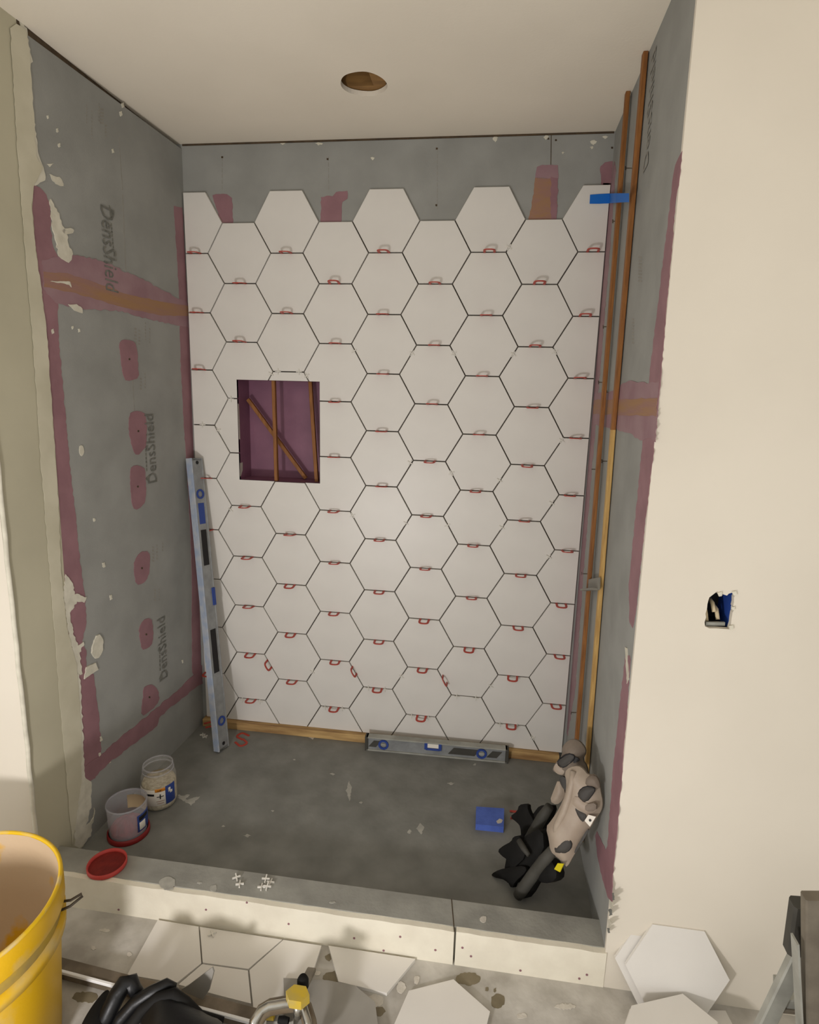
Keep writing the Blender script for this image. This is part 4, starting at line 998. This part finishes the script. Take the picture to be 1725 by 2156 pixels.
obj('bucket_rim', *lathe([(RB * 1.005, HB - .006), (RB * 1.01, HB), (RB * .99, HB + .003), (RB * .97, HB), (RB * .97, HB - .006)], bc, 64, close=True), mat('rim_yellow', (226, 184, 24), .4, (206, 186, 140), 14, (.5, .65)), bk, True)
obj('mortar_lining', *lathe([(RB * .97, HB - .004), (RB * .93, HB * .6), (RB * .84, .09), (RB * .7, .07), (.0001, .06)], bc, 64), M_mud, bk, True)
hk = hit(134, 1948, zpl(.28)); hx = bc + Vector((RB * .98, -.02, HB * .76))
ang = math.radians(35); e_ = Vector((math.cos(ang), math.sin(ang), 0)); hb = bc + e_ * (RB * .985) + Vector((0, 0, HB * .80))
obj('wire_handle', *tube([hb + Vector((-.012, 0, .0)), hb + e_ * .012 + Vector((.006, -.004, .006)), hb + e_ * .036 + Vector((.0, -.0, .008)), hb + e_ * .040 + Vector((0, -.004, .004)), hb + e_ * .02 + Vector((0, -.012, -.006)), hb + Vector((-.006, -.016, -.010))], .0028, 8), M_wire, bk, True)

# ---- black tool bag
tb = empty('tool_bag', hit(320, 2130, zpl(ZF)), 'crumpled black tool bag with folded flaps beside the yellow bucket', 'bag')
def bag(pts, name, h, bulge, m=M_blkg, zb=ZF, dm=.05):
    w3 = [hit(u, v_, zpl(zb + h)) for u, v_ in pts]
    return puff(name, None, (Vector((0, 0, 1)), zb), m, tb, t=h, bulge=bulge, dm=dm, grid=.014, smooth=2, world=[Vector((p.x, p.y, zb)) for p in w3])
bag([(300, 2156), (288, 2120), (320, 2082), (355, 2066), (372, 2075), (400, 2105), (430, 2135), (475, 2150), (480, 2215), (400, 2260), (300, 2240)], 'bag_body', .10, .03)
bag([(165, 2170), (185, 2130), (215, 2090), (228, 2082), (232, 2092), (250, 2088), (240, 2120), (225, 2170), (200, 2240), (150, 2240)], 'side_flap', .075, .02, M_blk)
def fold(pix, h, r, m, name='fold'):
    pts = [hit(u, v_, zpl(ZF + hh)) for (u, v_), hh in zip(pix, h)]
    return obj(name, *tube(pts, r, 10), m, tb, True)
fold([(200, 2190), (225, 2140), (245, 2098), (262, 2072), (277, 2068), (285, 2085), (300, 2092), (330, 2086)], [.04, .08, .105, .115, .115, .10, .09, .09], [.014, .018, .019, .019, .018, .015, .010, .004], M_blkg)
fold([(225, 2200), (255, 2145), (285, 2112), (320, 2090), (352, 2072), (372, 2074)], [.04, .08, .10, .12, .125, .12], [.012, .015, .016, .015, .012, .004], M_blkg)
fold([(250, 2210), (275, 2160), (300, 2128), (330, 2104), (365, 2094), (390, 2112), (420, 2140), (470, 2150)], [.04, .08, .105, .12, .125, .11, .09, .07], [.010, .012, .013, .013, .013, .013, .012, .008], M_blk)
# ---- thin grey triangular plate
PT = plane((-.2, -1, .15), hit(400, 2120, zpl(ZF)))
tp0 = [hit(u, v_, PT) for u, v_ in ((447, 2037), (450, 2046), (440, 2085), (414, 2124), (396, 2150), (366, 2128), (383, 2082), (395, 2076))]
zmin = min(p.z for p in tp0); base_ = sum(tp0, Vector()) / len(tp0)
v, f = prism(tp0, (.2, 1, -.15), .004)
o = obj('triangular_plate', v, f, M_gtile, origin=Vector((base_.x, base_.y, zmin))); tag(o, 'thin grey triangular plate standing upright behind the black tool bag', 'plate')

# ---- chrome tool with yellow knob
tk = empty('clamp_tool', hit(600, 2150, zpl(ZF + .02)), 'chrome framed hand tool with a yellow knob lying on loose tiles', 'tool')
hz = ZF + .098
pth = [hit(u, v_, zpl(z_)) for u, v_, z_ in ((528, 2190, hz - .03), (535, 2150, hz), (548, 2128, hz + .006), (565, 2118, hz + .008), (600, 2112, hz + .008), (625, 2110, hz + .006), (640, 2122, hz), (648, 2150, hz - .01), (655, 2190, hz - .03))]
obj('frame', *tube(pth, [.009, .009, .009, .009, .009, .009, .009, .009, .009], 10), M_chrome, tk, True)
pth = [p + Vector((0, .012, -.018)) for p in pth]
obj('frame_back', *tube(pth, .016, 10), mat('brown_grime', (96, 82, 64), .5, (120, 108, 88), 20), tk, True)
kn = hit(627, 2100, zpl(hz + .03))
pts8 = [kn + Vector((math.cos(math.radians(k * 60)) * .027, math.sin(math.radians(k * 60)) * .020, -.010)) for k in range(6)]
obj('knob', *prism(pts8, (0, 0, 1), .022), M_yeld, tk)
kt = hit(638, 2072, zpl(hz + .02)); obj('knob_post', *tube([kn + Vector((0, 0, -.02)), kn + Vector((0, 0, -.05))], .010, 10), M_chrome, tk, True)
obj('black_cap', *lathe([(.0001, .02), (.009, .02), (.013, .012), (.013, -.006), (.0001, -.006)], kt, 16), M_blk, tk, True)
la, lb = hit(640, 2074, zpl(hz)), hit(656, 2042, zpl(ZF + .03))
obj('lever', *bevbeam(la, lb, (1, 0, 0), .022, .010, .002), M_lad, tk)
ic = hit(590, 2152, zpl(ZF + .03))
obj('jaw', *bevbeam(ic + Vector((-.03, 0, -.0)), ic + Vector((.03, 0.01, .0)), (0, 0, 1), .02, .03, .004), M_grey, tk)
obj('spring', *lathe([(.007, -.012), (.009, 0), (.007, .012)], ic + Vector((.012, -.01, .02)), 12, (1, 0, 0)), M_blk, tk, True)
obj('trigger', *bevbeam(ic + Vector((-.03, -.005, .018)), ic + Vector((-.012, -.005, .02)), (0, 0, 1), .012, .014, .002), M_yeld, tk)

# ---- tiles leaning on the right room wall
def lean_tile(pix, pl, t, label, extra=None):
    pts = [hit(u, v_, pl) for u, v_ in pix]
    v, f = prism(pts, -pl[0], t); c = sum(pts, Vector()) / len(pts); zm = min(p.z for p in v)
    o = obj('leaning_hex_tile', v, f, M_tile, origin=Vector((c.x, c.y, zm))); return tag(o, label, 'tile')
PW1 = plane((0, -1, .26), (.85, -.945, ZF + .002))
def hex_on(pl, cpx, R_, rot, label, t=.009, push=0.0):
    n = pl[0]; c = hit(*cpx, pl) + n * push
    e1 = (Vector((1, 0, 0)) - n * n.x).normalized(); e2 = n.cross(e1)
    if e2.z < 0: e2 = -e2
    pts = [c + e1 * (R_ * math.cos(rot + k * math.pi / 3)) + e2 * (R_ * math.sin(rot + k * math.pi / 3)) for k in range(6)]
    v, f = prism(pts, -n, t); zm = min(p.z for p in v)
    dz = ZF + .0005 - zm
    v = [p + Vector((0, 0, dz)) for p in v]
    o = obj('leaning_hex_tile', v, f, M_tile, origin=Vector((c.x, c.y, ZF))); return tag(o, label, 'tile'), c
hex_on(PW1, (1404, 2056), .1185, 0, 'white hexagon tile leaning back against the cream wall, behind another tile', push=-.0135)
hex_on(PW1, (1424, 2062), .1185, 0, 'front white hexagon tile leaning on another tile at the cream wall')
NS = 7
top_px = [(1330, 2117), (1438, 2092), (1512, 2152), (1490, 2230), (1380, 2260), (1306, 2190)]
ztop = ZF + NS * (TT + .0006)
tw = [hit(u, v_, zpl(ztop)) for u, v_ in top_px]; ctw = sum(tw, Vector()) / 6
for k in range(NS):
    jx = Vector((random.uniform(-.004, .004), random.uniform(-.004, 0), 0)) if k < NS - 1 else Vector()
    z0 = ZF + k * (TT + .0006) + .0003
    v, f = prism([Vector((p.x, p.y, z0)) + jx for p in tw], (0, 0, 1), TT)
    o = obj('stacked_hex_tile', v, f, M_tile, origin=Vector((ctw.x, ctw.y, z0)))
    if k == NS - 1: tag(o, 'topmost white hexagon tile of the flat stack in front of the leaning tiles', 'tile')
    else: tag(o, 'white hexagon tile inside the flat stack in front of the leaning tiles', 'tile', 'lower tiles of the flat stack')
loose([(1486, 2127), (1528, 2128), (1560, 2190), (1500, 2220), (1470, 2150)], 'white tile offcut lying next to the step ladder foot', z=ZF)

# ---- step ladder at the right edge
lad = empty('step_ladder', (1.12, -1.1, ZF), 'dusty metal step ladder with wide front rail and slanted rear rail', 'ladder')
yA = -1.10
t1 = hit(1727, 1886, ypl(yA)); b1_ = hit(1727, 2156, ypl(yA)); dv = (b1_ - t1); bb = t1 + dv * ((ZF - t1.z) / dv.z)
obj('front_rail', *bevbeam(bb, t1, (1, 0, 0), .060, .024, .003), M_lad, lad)
obj('rail_edge', *beam(bb + Vector((-.032, -.004, 0)), t1 + Vector((-.032, -.004, -.10)), (1, 0, 0), .004, .026), M_ladl, lad)
r1 = hit(1690, 1995, ypl(yA + .06)); r2 = hit(1612, 2156, ypl(yA + .06)); dv = r2 - r1; rb = r1 + dv * ((ZF - r1.z) / dv.z)
obj('rear_rail', *bevbeam(rb, r1, (1, 0, 0), .034, .020, .003), M_ladl, lad)
k1 = hit(1684, 1900, ypl(yA + .04)); k2 = hit(1670, 2000, ypl(yA + .05))
obj('hinge_bracket', *bevbeam(k1, k2, (1, 0, 0), .030, .03, .005), M_dgrey, lad)
h1 = hit(1640, 2116, ypl(yA + .07)); h2 = hit(1700, 2122, ypl(yA + .07))
obj('cross_bar', *bevbeam(h1, h2, (0, 0, 1), .010, .03, .002), M_lad, lad)
h1 = hit(1642, 2090, ypl(yA + .09)); h2 = hit(1700, 2092, ypl(yA + .09))
obj('step', *bevbeam(h1, h2, (0, 0, 1), .03, .06, .002), M_ladl, lad)
